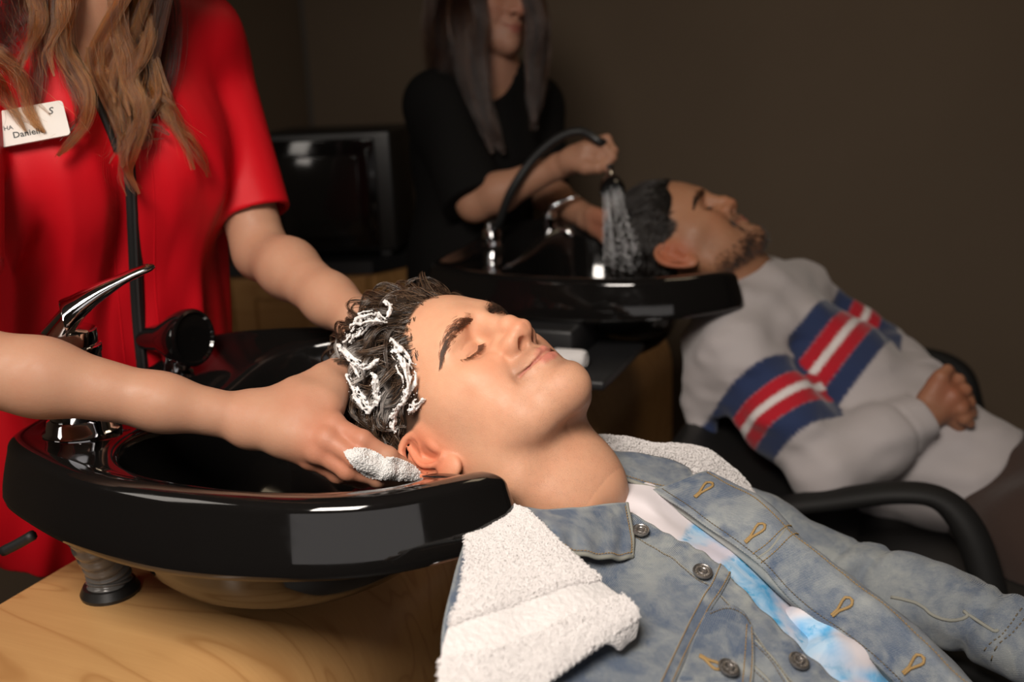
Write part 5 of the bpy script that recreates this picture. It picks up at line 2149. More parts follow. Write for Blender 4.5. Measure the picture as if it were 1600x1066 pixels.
# yoke seam with its double stitching
y1 = NEAR.path([(1126, 884), (1112, 914), (1097, 938), (1072, 985), (1040, 1052), (1010, 1110)], 80)
y2 = NEAR.path([(1141, 892), (1124, 925), (1105, 955), (1078, 1005), (1050, 1066), (1022, 1120)], 80)
yoke = sub_cloth(NEAR, [[tuple(a), tuple(a * .5 + b * .5), tuple(b)] for a, b in zip(y1[::8] - np.array([0.004, 0]), y2[::8] + np.array([0.006, 0]))], 0.0016, 70, 8)
YK = yoke.sheet('yoke_seam', 0.0016, M_DENIM, JK, np.zeros(3) + org, None)
stitch(tan, NEAR, y1, 0.0026)
stitch(tan, NEAR, y2, 0.0026)
# chest pocket flap
fl = [[NEAR.pick(*p) for p in row] for row in (
    [(1100, 962), (1135, 950), (1160, 960), (1174, 980)],
    [(1084, 1000), (1122, 985), (1155, 990), (1176, 1008)],
    [(1070, 1035), (1112, 1025), (1150, 1030), (1176, 1045)],
    [(1055, 1070), (1100, 1072), (1145, 1072), (1172, 1085)])]
FLAP = sub_cloth(NEAR, fl, 0.0030, 40, 40)
FLAP.sheet('pocket_flap', 0.0022, M_DENIM, JK, org)
for dx in (0.95, 0.80):
    stitch(tan, FLAP, np.stack([np.linspace(0.10 if dx > .9 else 0.16, 1, 60), np.full(60, dx)], 1), 0.0006)
stitch(drk, FLAP, np.stack([np.full(40, 0.06), np.linspace(0.1, 0.93, 40)], 1), 0.0006)
# slanted chest seams below the flap
for a in ([(1180, 1000), (1205, 1025), (1232, 1066), (1260, 1110)], [(1176, 1038), (1200, 1062), (1225, 1095)]):
    s_ = NEAR.path(a, 40)
    ridge(fades, NEAR, s_, -0.0006, 0.0012)
    stitch(drk, NEAR, s_ + np.array([0, -0.012]), 0.0004)
o_ = fades.add([], []).build('seam_ridges', M_WORN, JK)
o_.location = -Vector(org)

# near collar flap
CF_ = Cloth([[(806, 790, .915), (850, 795, .912), (905, 792, .922), (950, 787, .938), (981, 785, .950)],
             [(832, 808, .896), (868, 818, .892), (915, 822, .902), (958, 820, .920), (986, 815, .935)],
             [(846, 826, .882), (880, 842, .878), (922, 850, .886), (962, 850, .903), (990, 845, .918)],
             [(858, 838, .875), (890, 858, .868), (928, 868, .874), (964, 871, .888), (990, 869, .902)]], 60, 80,
            lambda S, u, v: 0.0022 * np.sin(v * 26 + u * 3) * np.exp(-((u - 0.75) / 0.35) ** 2) * 0.6 + vnoise(S.reshape(-1, 3), 60, 2).reshape(u.shape) * 0.0012)
COLLAR = CF_.sheet('collar', 0.0034, M_DENIM, JK, org)
for e, k in ((0.93, None),):
    stitch(tan, CF_, np.stack([np.full(80, e), np.linspace(0.02, 0.955, 80)], 1), 0.0006)
    stitch(tan, CF_, np.stack([np.linspace(0.06, 0.93, 50), np.full(50, 0.955)], 1), 0.0006)
mb = MB()
mb.tube(CF_.at(np.full(60, 0.995), np.linspace(0, 1, 60), -0.0012), 0.0021, 8)
mb.tube(CF_.at(np.linspace(0, 0.995, 40), np.full(40, 0.995), -0.0012), 0.0021, 8)
o_ = mb.build('collar_edge', M_WORN, COLLAR)
o_.location = -Vector(org)

# far front panel: band with the button holes, the inside showing along its edge
FARP = Cloth([[(1020, 764, 1.000), (1062, 750, 1.005), (1092, 738, 1.010), (1110, 736, 1.020), (1120, 744, 1.045)],
              [(1098, 818, .955), (1135, 800, .955), (1168, 782, .960), (1190, 778, .972), (1205, 792, 1.000)],
              [(1183, 880, .918), (1208, 856, .915), (1230, 836, .918), (1244, 832, .930), (1256, 846, .962)],
              [(1243, 944, .893), (1275, 918, .888), (1305, 898, .888), (1322, 895, .900), (1338, 908, .935)],
              [(1354, 1026, .862), (1382, 998, .855), (1405, 975, .852), (1422, 972, .865), (1440, 985, .90)],
              [(1440, 1110, .835), (1470, 1080, .825), (1495, 1062, .822), (1512, 1062, .835), (1530, 1075, .87)],
              [(1530, 1190, .81), (1560, 1160, .80), (1590, 1140, .80), (1608, 1140, .812), (1625, 1155, .85)]], 150, 44,
             lambda S, u, v: vnoise(S.reshape(-1, 3), 42, 8).reshape(u.shape) * 0.0016)
FP = FARP.sheet('far_panel', 0.0026, M_DENIM, JK, org)
INS = Cloth([[(1000, 752, 1.03), (1014, 760, 1.015), (1024, 766, 1.002)],
             [(1046, 790, .995), (1075, 800, .98), (1100, 819, .957)],
             [(1150, 868, .94), (1168, 874, .93), (1185, 881, .920)],
             [(1226, 938, .91), (1236, 942, .90), (1245, 945, .895)],
             [(1330, 1022, .90), (1344, 1026, .88), (1356, 1027, .864)],
             [(1415, 1110, .88), (1430, 1112, .855), (1442, 1111, .837)]], 60, 8)
INS.sheet('jacket_lining', 0.002, M_LINING, JK, org)
for e in (0.06, 0.60):
    stitch(tan if e > .3 else drk, FARP, np.stack([np.linspace(0.01, 0.99, 200), np.full(200, e)], 1), 0.0006)
for a, b in (((1176, 866), (1238, 818)), ((1189, 880), (1246, 832))):
    p_ = FARP.path([a, ((a[0] + b[0]) / 2, (a[1] + b[1]) / 2), b], 30)
    stitch(tan, FARP, p_, 0.0007)
mb = MB()
p_ = FARP.path([(1183, 873), (1210, 850), (1242, 825)], 20)
ridge(mb, FARP, p_, -0.0008, 0.0013)
o_ = mb.build('far_yoke_seam', M_WORN, JK)
o_.location = -Vector(org)
# far collar wing
FCOL = Cloth([[(908, 706, 1.055), (960, 704, 1.065), (1020, 712, 1.068), (1066, 724, 1.060), (1081, 736, 1.045)],
              [(915, 716, 1.035), (965, 718, 1.045), (1022, 728, 1.045), (1062, 738, 1.035), (1082, 742, 1.025)],
              [(924, 726, 1.020), (972, 734, 1.022), (1022, 746, 1.022), (1056, 752, 1.018), (1083, 747, 1.012)],
              [(934, 736, 1.012), (978, 748, 1.008), (1018, 761, 1.006), (1046, 763, 1.006), (1080, 752, 1.004)]], 30, 60,
             lambda S, u, v: vnoise(S.reshape(-1, 3), 60, 5).reshape(u.shape) * 0.0012)
FCO = FCOL.sheet('far_collar', 0.0034, M_DENIM, JK, org)
stitch(tan, FCOL, np.stack([np.full(80, 0.90), np.linspace(0.02, 0.97, 80)], 1), 0.0006)
MB_ = MB()
MB_.tube(FCOL.at(np.full(60, 0.99), np.linspace(0, 1, 60), -0.0010), 0.0020, 8)
o_ = MB_.build('far_collar_edge', M_WORN, FCO)
o_.location = -Vector(org)


# button holes
def buttonhole(cloth, a, b, parent):
    uv = cloth.path([a, ((a[0] + b[0]) / 2, (a[1] + b[1]) / 2), b], 24)
    p = cloth.at(uv[:, 0], uv[:, 1], 0.0010)
    n = cloth.at(uv[:, 0], uv[:, 1], 0, 'N')
    t = np.gradient(p, axis=0)
    t /= np.linalg.norm(t, axis=1)[:, None]
    s = np.cross(n, t)
    k = np.linspace(0, 1, 24)
    w = 0.0008 + 0.0030 * np.clip((k - 0.35) / 0.45, 0, 1)
    loop = np.concatenate([p[:-1] + s[:-1] * w[:-1, None], [p[-1] + t[-1] * 0.0022], (p[:-1] - s[:-1] * w[:-1, None])[::-1]])
    mb = MB()
    mb.tube(spline(loop, 70), 0.00125 + 0.0003 * np.sin(np.arange(70) * 2.2), 7)
    o = mb.build('buttonhole', M_THREAD, parent)
    o.location = -Vector(org)


buttonhole(FARP, (1086, 778), (1110, 757), FP)
buttonhole(FARP, (1165, 848), (1192, 822), FP)
buttonhole(FARP, (1300, 962), (1328, 938), FP)
buttonhole(FARP, (1412, 1052), (1440, 1028), FP)
buttonhole(FLAP, (1092, 1026), (1122, 1044), JK)


def button(p, n, r=0.0086, dark=False):
    n = n / np.linalg.norm(n)
    mb = MB()
    mb.lathe([(0.0, -0.004), (r * .45, -0.004), (r * .45, 0.0005), (r * .97, 0.0008), (r, 0.0016), (r * .97, 0.0024), (r * .86, 0.0027), (r * .78, 0.0022), (r * .50, 0.0021), (r * .40, 0.0026), (r * .33, 0.0022), (r * .28, 0.0008), (r * .12, 0.0004), (r * .10, 0.0012), (0, 0.0013)], p - org, n, 36)
    o = mb.build('button', M_PEWTER, JK, True, 35)
    # raised ring of worn marks
    u = np.cross(n, CU)
    u /= np.linalg.norm(u)
    w = np.cross(n, u)
    mk = MB()
    for k in range(15):
        a = 2 * math.pi * k / 15
        c = p - org + n * 0.0022 + (u * math.cos(a) + w * math.sin(a)) * r * 0.64
        d = (-u * math.sin(a) + w * math.cos(a)) * r * 0.085
        e = (u * math.cos(a) + w * math.sin(a)) * r * 0.09
        if k % 5 == 2:
            mk.tube([c - e, c + e], 0.00022, 4)
        else:
            mk.tube([c - d - e, c + d - e, c + d + e, c - d + e, c - d - e], 0.00020, 4)
    mk.build('button_marks', M_PEWTER, o)
    return o


for px, py, cl in ((1001, 836, NEAR), (1096, 900, NEAR), (1244, 1040, NEAR), (1135, 1051, FLAP)):
    u, v = cl.pick(px, py)
    button(cl.at(np.array([u]), np.array([v]), 0.0042)[0], cl.at(np.array([u]), np.array([v]), 0, 'N')[0], 0.0086 if py > 850 else 0.0080)
o_ = tag(tan.build('stitching', M_THREAD, JK), kind='stuff')
o_.location = -Vector(org)
o_ = tag(drk.build('tonal_stitching', M_THREAD_D, JK), kind='stuff')
o_.location = -Vector(org)

# left sleeve, lying along the far side
p_sl = spline(PL([(1180, 830, 1.20), (1270, 885, 1.17), (1370, 912, 1.13), (1480, 948, 1.08), (1570, 985, 1.03), (1680, 1045, 0.98), (1760, 1110, .95)]), 60)
r_sl = np.interp(np.linspace(0, 1, 60), [0, .2, .5, .75, 1], [0.050, 0.046, 0.040, 0.039, 0.040])


def sleeve_sdf(p):
    d = chain(p, p_sl[::4], list(r_sl[::4]), 0.004)
    f = vnoise(p * np.array([20, 20, 30], F32), 1.0, 4) * F32(0.006) + vnoise(p, 45, 6) * F32(0.0025)
    d = d + f
    for px, py, zc, s in ((1335, 905, 1.10, .012), (1300, 880, 1.13, .010), (1530, 960, 1.02, .012)):
        c = P(px, py, zc)
        t = p_sl[np.argmin(np.linalg.norm(p_sl - c, axis=1))]
        ax = np.array([0.6, -0.75, -0.3])
        ax /= np.linalg.norm(ax)
        d = d + F32(0.005) * np.exp(-0.5 * (((p - c.astype(F32)) @ ax.astype(F32)) / F32(s * 0.45)) ** 2)
    # seam along the sleeve and the cuff seam
    return d


V, Q = sculpt(sleeve_sdf, p_sl.min(0) - 0.07, p_sl.max(0) + 0.07, 0.003)
dd = np.linalg.norm(V[:, None, :] - p_sl[None, ::2], axis=2)
ii = dd.argmin(1)
cl_ = np.stack([V @ np.array([0.80, -0.55, -0.25]), V @ CU * 1.4, 0 * V[:, 0]], 1)
SLV = mesh_obj('far_sleeve', V - org, Q, M_DENIM, JK, True, {'cloth': cl_, 'fade': np.full(len(V), 0.12)})
mb = MB()
c0, c1 = P(1552, 1012, 0.985), P(1606, 945, 1.0)
for k in (0, 1):
    off = np.array([0.010, 0, -0.004]) * k
    pts = spline([P(1546, 1012, 1.01) + off, P(1560, 990, .990) + off, P(1580, 965, .990) + off, P(1604, 943, 1.01) + off], 24)
    pp = project_to(sleeve_sdf, pts.astype(F32), 4, 0.0006)
    for a in range(0, 22, 2):
        mb.tube(pp[a:a + 2], 0.0006, 5)
o_ = mb.build('cuff_stitching', M_THREAD_D, SLV)
o_.location = -Vector(org)
mb = MB()
pts = project_to(sleeve_sdf, spline(PL([(1378, 950, 1.05), (1420, 958, 1.03), (1480, 962, 1.0), (1535, 968, .99)]), 30).astype(F32), 4, 0.0)
mb.tube(pts, 0.0018, 8)
o_ = mb.build('sleeve_seam', M_WORN, SLV)
o_.location = -Vector(org)
T_('jacket')


# tee shirt: white with blue dyed cloud pattern
def tee_mat():
    m, nt, b = nmat('tie_dye_jersey')
    tc = N(nt, 'ShaderNodeTexCoord').outputs['Object']
    dye = attr(nt, 'fade', 'Fac')
    n1 = noise(nt, 26, 4, 0.6, tc, 0.6)
    n2 = noise(nt, 60, 3, 0.6, tc, 0.3)
    blue = mixc(nt, ramp(nt, n1, [(0.36, 0.0), (0.60, 1.0)]), (0.055, 0.33, 0.62), (0.42, 0.58, 0.74))
    blue = mixc(nt, ramp(nt, n2, [(0.55, 0.0), (0.68, 1.0)]), blue, (0.02, 0.30, 0.55))
    blue = mixc(nt, ramp(nt, noise(nt, 18, 3, 0.5, tc), [(0.52, 0.0), (0.66, 0.9)]), blue, (0.62, 0.56, 0.62))
    c = mixc(nt, dye, (0.66, 0.61, 0.63), blue)
    L(nt, c, b.inputs['Base Color'])
    setp(b, rough=0.85, spec=0.2, sheen=0.1)
    bump(nt, b, noise(nt, 900, 2, 0.5, tc), 0.15, 0.0005)
    return m


M_TEE = tee_mat()
TEE = Cloth([[(946, 743, 1.020), (953, 765, .990), (962, 788, .972), (960, 806, .968)],
             [(1010, 752, 1.015), (1012, 780, .978), (1012, 802, .966), (1000, 830, .950)],
             [(1095, 815, .985), (1085, 830, .965), (1075, 850, .935), (1062, 880, .905)],
             [(1175, 880, .950), (1160, 895, .925), (1145, 910, .905), (1125, 940, .870)],
             [(1245, 945, .930), (1235, 960, .900), (1225, 985, .868), (1205, 1020, .83)],
             [(1290, 990, .93), (1285, 1010, .89), (1275, 1030, .860), (1260, 1075, .81)],
             [(1310, 1020, .95), (1305, 1050, .90), (1300, 1080, .86), (1290, 1130, .80)]], 90, 40,
            lambda S, u, v: vnoise(S.reshape(-1, 3), 24, 8).reshape(u.shape) * 0.004 + vnoise(S.reshape(-1, 3), 60, 8).reshape(u.shape) * 0.001)
_d = TEE.S - CAM
_z = _d @ CF
_X, _Y = 800 + FPX * (_d @ CR) / _z, 533 - FPX * (_d @ CU) / _z
dyeline = (_X - 1083) * 0.80 + (_Y - 817) * 0.62      # the edge of the dyed field, across the chest
TS = TEE.sheet('tee_shirt', 0.0018, M_TEE, MAN_A, org, np.clip(dyeline / 6.0 + 0.5, 0, 1))
mb = MB()
nk = TEE.at(np.full(30, 0.004), np.linspace(0, 1, 30), 0.0005)
nk2 = TEE.at(np.full(30, 0.13), np.linspace(0, 1, 30), 0.0004)
mb.tube(nk, 0.0026, 8)
o_ = mb.build('neck_rib', plain('white_jersey', (0.66, 0.61, 0.63), 0.85), TS)
o_.location = -Vector(org)


def bunch(p):
    a = chain(p, PL([(1215, 990, .915), (1260, 985, .90), (1288, 990, .895), (1296, 1008, .895)]), [0.020, 0.020, 0.016, 0.012], 0.01)
    b = chain(p, PL([(1262, 1060, .86), (1300, 1035, .87), (1336, 1033, .875), (1344, 1055, .875)]), [0.024, 0.020, 0.015, 0.014], 0.01)
    c = chain(p, PL([(1300, 1095, .85), (1345, 1075, .87), (1390, 1075, .88)]), [0.024, 0.018, 0.014], 0.01)
    d = smin(smin(a, b, 0.008), c, 0.008)
    return d + vnoise(p, 30, 3) * F32(0.003) + vnoise(p, 80, 5) * F32(0.0008)


V, Q = sculpt(bunch, np.array([0.15, 0.70, 0.9]), np.array([0.45, 1.0, 1.2]) - 0.0, 0.0025) if False else sculpt(bunch, P(1300, 1040, .87) - 0.13, P(1300, 1040, .87) + 0.13, 0.0025)
d_ = V - CAM
pxv = 800 + FPX * (d_ @ CR) / (d_ @ CF)
pyv = 533 - FPX * (d_ @ CU) / (d_ @ CF)
mesh_obj('bunched_hem', V - org, Q, M_TEE, TS, True, {'fade': np.clip((vnoise(V, 38, 12) + 0.25 + np.clip((V @ np.array([0, 0, -1.0]) + 0.90) * 9, -0.6, .9)) * 2.2, 0, 1)})


# ---- towel: front fall with a turned corner, and the roll behind the far collar
M_TERRY = terry('white_terry', (0.70, 0.67, 0.66))
TWL = thing('towel', 'white terry towel round the neck, its front fall below the sink rim', 'towel', P(800, 900, 0.83))
tg = np.array(TWL.location)
TW = Cloth([[(726, 806, .905), (748, 797, .915), (775, 790, .918), (802, 790, .908), (822, 797, .902)],
            [(728, 850, .850), (765, 838, .862), (800, 830, .868), (835, 830, .872), (862, 838, .872)],
            [(718, 930, .775), (770, 905, .795), (830, 890, .812), (880, 880, .826), (912, 882, .836)],
            [(693, 1000, .728), (765, 980, .738), (840, 955, .762), (905, 935, .785), (955, 918, .808)],
            [(685, 1070, .692), (760, 1055, .700), (840, 1025, .726), (915, 985, .760), (990, 948, .792)],
            [(672, 1150, .664), (755, 1130, .676), (835, 1078, .708), (918, 1018, .750), (997, 966, .788)]], 150, 130,
           lambda S, u, v: vnoise(S.reshape(-1, 3), 18, 4).reshape(u.shape) * 0.0050 + vnoise(S.reshape(-1, 3), 55, 6).reshape(u.shape) * 0.0006 + vnoise(S.reshape(-1, 3), 330, 6).reshape(u.shape) * 0.0005)
bandm = np.clip(1 - np.abs(TW.cu[:, 60:61] * 0 + np.linspace(0, 1, 150)[:, None] - 0.60 + 0.0 * TW.cv) / 0.085, 0, 1)
bandm = (bandm > 0).astype(float)
TW.S = TW.S - TW.N * (0.0014 * bandm)[..., None]


def terry_sheet(c, name, th, fl, parent):
    S = c.S
    N_ = net_normals(S)
    f = fl
    if (N_[c.nu // 2, c.nv // 2] @ c.N[c.nu // 2, c.nv // 2]) < 0:
        S, f = S[::-1], fl[::-1]
    return sheet(name, S - tg, th, M_TERRY, parent, {'flat': f})


edgef = np.zeros((150, 130))
edgef[-7:, :] = 0.8
f_front = terry_sheet(TW, 'front_fall', 0.0045, np.maximum(bandm * 0.9, edgef), TWL)
HEM = TW.at(np.full(120, 0.994), np.linspace(0.0, 1, 120), -0.0015) - tg
mb = MB()
mb.tube(HEM, 0.0036 + 0.0006 * np.sin(np.arange(120) * 1.9), 8)
mb.build('hem', M_TERRY, f_front)
# curled corner
CRN = Cloth([[(925, 1012, .747), (952, 994, .766), (975, 978, .780), (997, 964, .790)],
             [(930, 1012, .752), (962, 996, .766), (985, 980, .779), (999, 970, .788)],
             [(938, 1006, .760), (966, 1008, .768), (984, 994, .778), (997, 984, .786)],
             [(948, 1000, .770), (967, 1017, .772), (982, 1006, .779), (994, 997, .785)]], 24, 40, None)
t_ = CRN.S
N_ = net_normals(t_)
if (N_[12, 20] @ (CAM - t_[12, 20])) < 0:
    t_ = t_[::-1]
sheet('turned_corner', t_ - tg, 0.004, M_TERRY, TWL, {'flat': np.zeros((24, 40))})


def far_towel(p):
    d = chain(p, spline(PL([(880, 728, 1.06), (925, 722, 1.085), (1000, 734, 1.115), (1070, 752, 1.14), (1125, 778, 1.15), (1155, 800, 1.14)]), 16), list(np.linspace(0.022, 0.036, 11)) + [0.036, 0.034, 0.030, 0.024, 0.015], 0.006)
    d = smin(d, chain(p, PL([(880, 728, 1.06), (830, 745, 1.06), (790, 770, 1.02), (770, 800, .96), (765, 830, .92)]), [0.019, 0.017, 0.014, 0.012, 0.010], 0.01), 0.01)
    return d - vnoise(p, 30, 2) * F32(0.005)


V, Q = sculpt(far_towel, np.array([-0.10, 0.75, 0.78]), np.array([0.40, 1.30, 1.16]), 0.0030)
mesh_obj('neck_roll', V - tg, Q, M_TERRY, TWL, True, {'flat': np.zeros(len(V))})
rng = np.random.default_rng(8)
vk = rng.integers(0, len(V), 26000)
vk = vk[((V[vk] - CAM) @ CR / ((V[vk] - CAM) @ CF) > 0.055)]
NR_P, NR_N = V[vk], sdf_normals(far_towel, V[vk])


def fuzz(S, Nn, n, seed, ln=0.0030):
    rng = np.random.default_rng(seed)
    nu, nv, _ = S.shape
    i, j = rng.uniform(0, nu - 1.001, n), rng.uniform(0, nv - 1.001, n)
    a, b = i.astype(int), j.astype(int)
    f, g = (i - a)[:, None], (j - b)[:, None]
    p = S[a, b] * (1 - f) * (1 - g) + S[a + 1, b] * f * (1 - g) + S[a, b + 1] * (1 - f) * g + S[a + 1, b + 1] * f * g
    nn = Nn[a, b]
    d1 = rng.normal(0, 1, (n, 3))
    d1 -= nn * (d1 * nn).sum(1)[:, None]
    d1 /= np.linalg.norm(d1, axis=1)[:, None]
    k = rng.uniform(0.6, 1.2, n)[:, None] * ln
    return [np.stack([q, q + m * h * .55 + d * h * .22, q + m * h * .75 + d * h * .75, q + m * h * .35 + d * h * 1.05]) for q, m, d, h in zip(p, nn, d1, k)], a / nu


fz, fu = fuzz(TW.S, TW.N, 60000, 3, 0.0030)
kb = (np.abs(fu - 0.60) > 0.085) & (fu < 0.965)
fz = [s_ for s_, k_ in zip(fz, kb) if k_]
for q, m in zip(NR_P, NR_N):
    d_ = np.cross(m, rng.normal(0, 1, 3))
    d_ /= np.linalg.norm(d_) + 1e-9
    h = rng.uniform(0.002, 0.0038)
    fz.append(np.stack([q, q + m * h * .55 + d_ * h * .22, q + m * h * .75 + d_ * h * .75, q + m * h * .35 + d_ * h * 1.05]))
LOOPS = under(hair_obj('terry_loops', fz, [0.00036] * len(fz), plain('terry_loop_yarn', (0.72, 0.69, 0.68), 0.9, spec=0.1), None, 0.8), TWL)
LOOPS['kind'] = 'stuff'
T_('clothes a')
# ------------------------------------------------------------------ the man behind: sweatshirt with striped band, hands folded
MAN_B = thing('person', 'reclining bearded man in grey sweatshirt with navy and red chest stripe, hands folded', 'person', P(1300, 620, 1.70))
orgb = np.array(MAN_B.location)
FACE_B = dict(nose=1.0, stub=1.1, stubcol=(0.085, 0.05, 0.033), lip=(0.36, 0.11, 0.085), skull=skull_a, scalpcol=(0.010, 0.008, 0.006),
              scalp=lambda q: np.where(q[:, 2] < 0.032, -1.0, hairline(q)))
B_RSH, B_REL, B_RWR = P(1150, 560, 1.66), P(1290, 735, 1.555), P(1440, 655, 1.60)
B_LSH, B_LEL, B_LWR = P(1242, 474, 1.92), P(1362, 548, 1.90), P(1446, 600, 1.70)
B_NK, B_CH, B_WS, B_HP = P(1150, 460, 1.80), P(1214, 556, 1.79), P(1368, 678, 1.73), P(1508, 748, 1.67)
BH_K = PL([(1462, 600, 1.585), (1476, 606, 1.578), (1488, 618, 1.575), (1496, 632, 1.58)])
BH_F = [PL([(1462, 600, 1.585), (1482, 582, 1.59), (1494, 590, 1.605)]), PL([(1476, 606, 1.578), (1498, 594, 1.585), (1508, 606, 1.60)]),
        PL([(1488, 618, 1.575), (1508, 610, 1.582), (1516, 624, 1.598)]), PL([(1496, 632, 1.58), (1514, 630, 1.588), (1520, 646, 1.60)])]
BL_K = PL([(1474, 640, 1.60), (1486, 648, 1.595), (1494, 656, 1.595), (1498, 664, 1.60)])
BL_F = [PL([(1474, 640, 1.60), (1490, 626, 1.575), (1506, 634, 1.575)]), PL([(1486, 648, 1.595), (1502, 640, 1.572), (1514, 650, 1.575)]),
        PL([(1494, 656, 1.595), (1506, 654, 1.575), (1516, 662, 1.58)])]


def body_b(p):
    q = HEAD_B.l(p)
    d = head_sdf(q, FACE_B)
    d = smin(d, chain(p, PL([(1092, 385, 1.80), (1130, 420, 1.80), (1160, 455, 1.80)]), [0.052, 0.053, 0.060], 0.03), 0.025)
    d = smin(d, cap(p, B_NK, B_CH, 0.07, 0.10), 0.05)
    d = smin(d, chain(p, [B_CH, B_WS, B_HP], [0.10, 0.10, 0.10], 0.05), 0.05)
    d = smin(d, chain(p, [B_RSH, B_REL, B_RWR], [0.042, 0.036, 0.026], 0.02), 0.03)
    d = smin(d, chain(p, [B_LSH, B_LEL, B_LWR], [0.042, 0.036, 0.026], 0.02), 0.03)
    for wr, K_, F_, th in ((B_RWR, BH_K, BH_F, PL([(1450, 625, 1.585), (1470, 590, 1.575), (1480, 578, 1.58)])), (B_LWR, BL_K, BL_F, None)):
        m = np.linalg.norm(p - K_[1].astype(F32), axis=1) < 0.15
        if m.any():
            d[m] = smin(d[m], hand(p[m], wr, K_, F_, th, 0.024, 0.0108), 0.012)
    # thighs
    return d


pts = np.array([HEAD_B.o, P(960, 260, 1.8), P(1700, 950, 1.45), P(1280, 420, 2.05), P(1280, 800, 1.45)])
V, Q = sculpt(body_b, pts.min(0) - 0.13, pts.max(0) + 0.13, 0.0034)
q = HEAD_B.l(V.astype(F32))
hb = (0.34, 0.165, 0.090)
c, s = skin_cols(q, hb, FACE_B)
far_ = np.linalg.norm(q, axis=1) > 0.17
c[far_] = body_cols(V[far_], (0.27, 0.125, 0.070), BH_K)
mesh_obj('body', V - orgb, Q, SKIN_A, MAN_B, True, {'col': c, 'stub': np.where(far_, 0, np.clip(s, 0, 1))})
M_HAIR_B = hair_bsdf('black_hair', (0.007, 0.005, 0.004), 0.38, 0.3)
under(hair_obj('eyebrows', st := brow_strands(HEAD_B, FACE_B, (1, -1), 420, 1.15, 23, 0.0003), [0.00034] * len(st), M_HAIR_B), MAN_B)
under(hair_obj('eyelashes', st := lash_strands(HEAD_B, FACE_B, (1, -1), 70, 25), [0.0003] * len(st), M_HAIR_B), MAN_B)


def flow_b(p):
    return np.array([0.2 * p[0] * 8, -1.0, 0.5 if p[1] > 0 else -0.45])


def hairline_b(q):
    h = hairline(q)
    return np.where(q[:, 2] < 0.030, np.minimum(h, -0.018 - q[:, 1]), h)


st = clump_hair(HEAD_B, skull_a, hairline_b, flow_b, 1100, 8, lambda p: float(np.interp(p[2], [0, .05, .09], [.012, .035, .06])), lambda p: float(np.interp(p[2], [0, .06, .13], [.004, .008, .011])), 0.0035, 31, 0.002, 10, 0.25)
under(hair_obj('hair', st, [0.0005] * len(st), M_HAIR_B, None, 0.5), MAN_B)


def hairmass_b(q):
    d = skull_a(q) - F32(0.002) - F32(0.004) * np.clip((q[:, 2] - 0.04) / 0.08, 0, 1)
    return smax(d, -hairline_b(q) + F32(0.004), 0.006)


V, Q = sculpt(lambda p: hairmass_b(HEAD_B.l(p)), HEAD_B.o - 0.19, HEAD_B.o + 0.19, 0.0036)
mesh_obj('hair_base', V - orgb, Q, plain('black_hair_mass', (0.006, 0.005, 0.004), 0.85, spec=0.1), MAN_B)
# short boxed beard along the jaw and chin
rng = np.random.default_rng(41)
bp = []
for k in range(2600):
    bp.append((rng.choice([-1, 1]) * rng.uniform(0, 0.072), rng.uniform(0.0, 0.11), rng.uniform(-0.11, 0.0)))
bp = project_to(lambda p: head_sdf(p, FACE_B), np.array(bp), 5)
ax_ = np.abs(bp[:, 0])
ok = ((bp[:, 2] < -0.060 + 0.30 * (0.075 - bp[:, 1]).clip(0)) & (bp[:, 1] > 0.0)) | ((np.abs(bp[:, 2] + 0.026) < 0.006) & (ax_ < 0.028) & (bp[:, 1] > 0.08)) | ((np.abs(ax_ - 0.031) < 0.004) & (bp[:, 1] > 0.07) & (bp[:, 2] < -0.022) & (bp[:, 2] > -0.06))
bp = bp[ok]
nb_ = sdf_normals(lambda p: head_sdf(p, FACE_B), bp)
st = [HEAD_B.w(b + np.linspace(0, 1, 4)[:, None] * (0.6 * n_ + np.array([0, .1, -.9])) * 0.006) for b, n_ in zip(bp, nb_)]
under(hair_obj('beard', st, [0.0004] * len(st), M_HAIR_B), MAN_B)
T_('man_b body')


def knit_mat():
    m, nt, b = nmat('grey_fleece')
    L(nt, attr(nt, 'col'), b.inputs['Base Color'])
    setp(b, rough=0.92, spec=0.12, sheen=0.15)
    bump(nt, b, noise(nt, 260, 3, 0.6), 0.25, 0.0012)
    return m


M_KNIT = knit_mat()
b_ax = (B_HP - B_CH)
b_ax = b_ax / np.linalg.norm(b_ax)


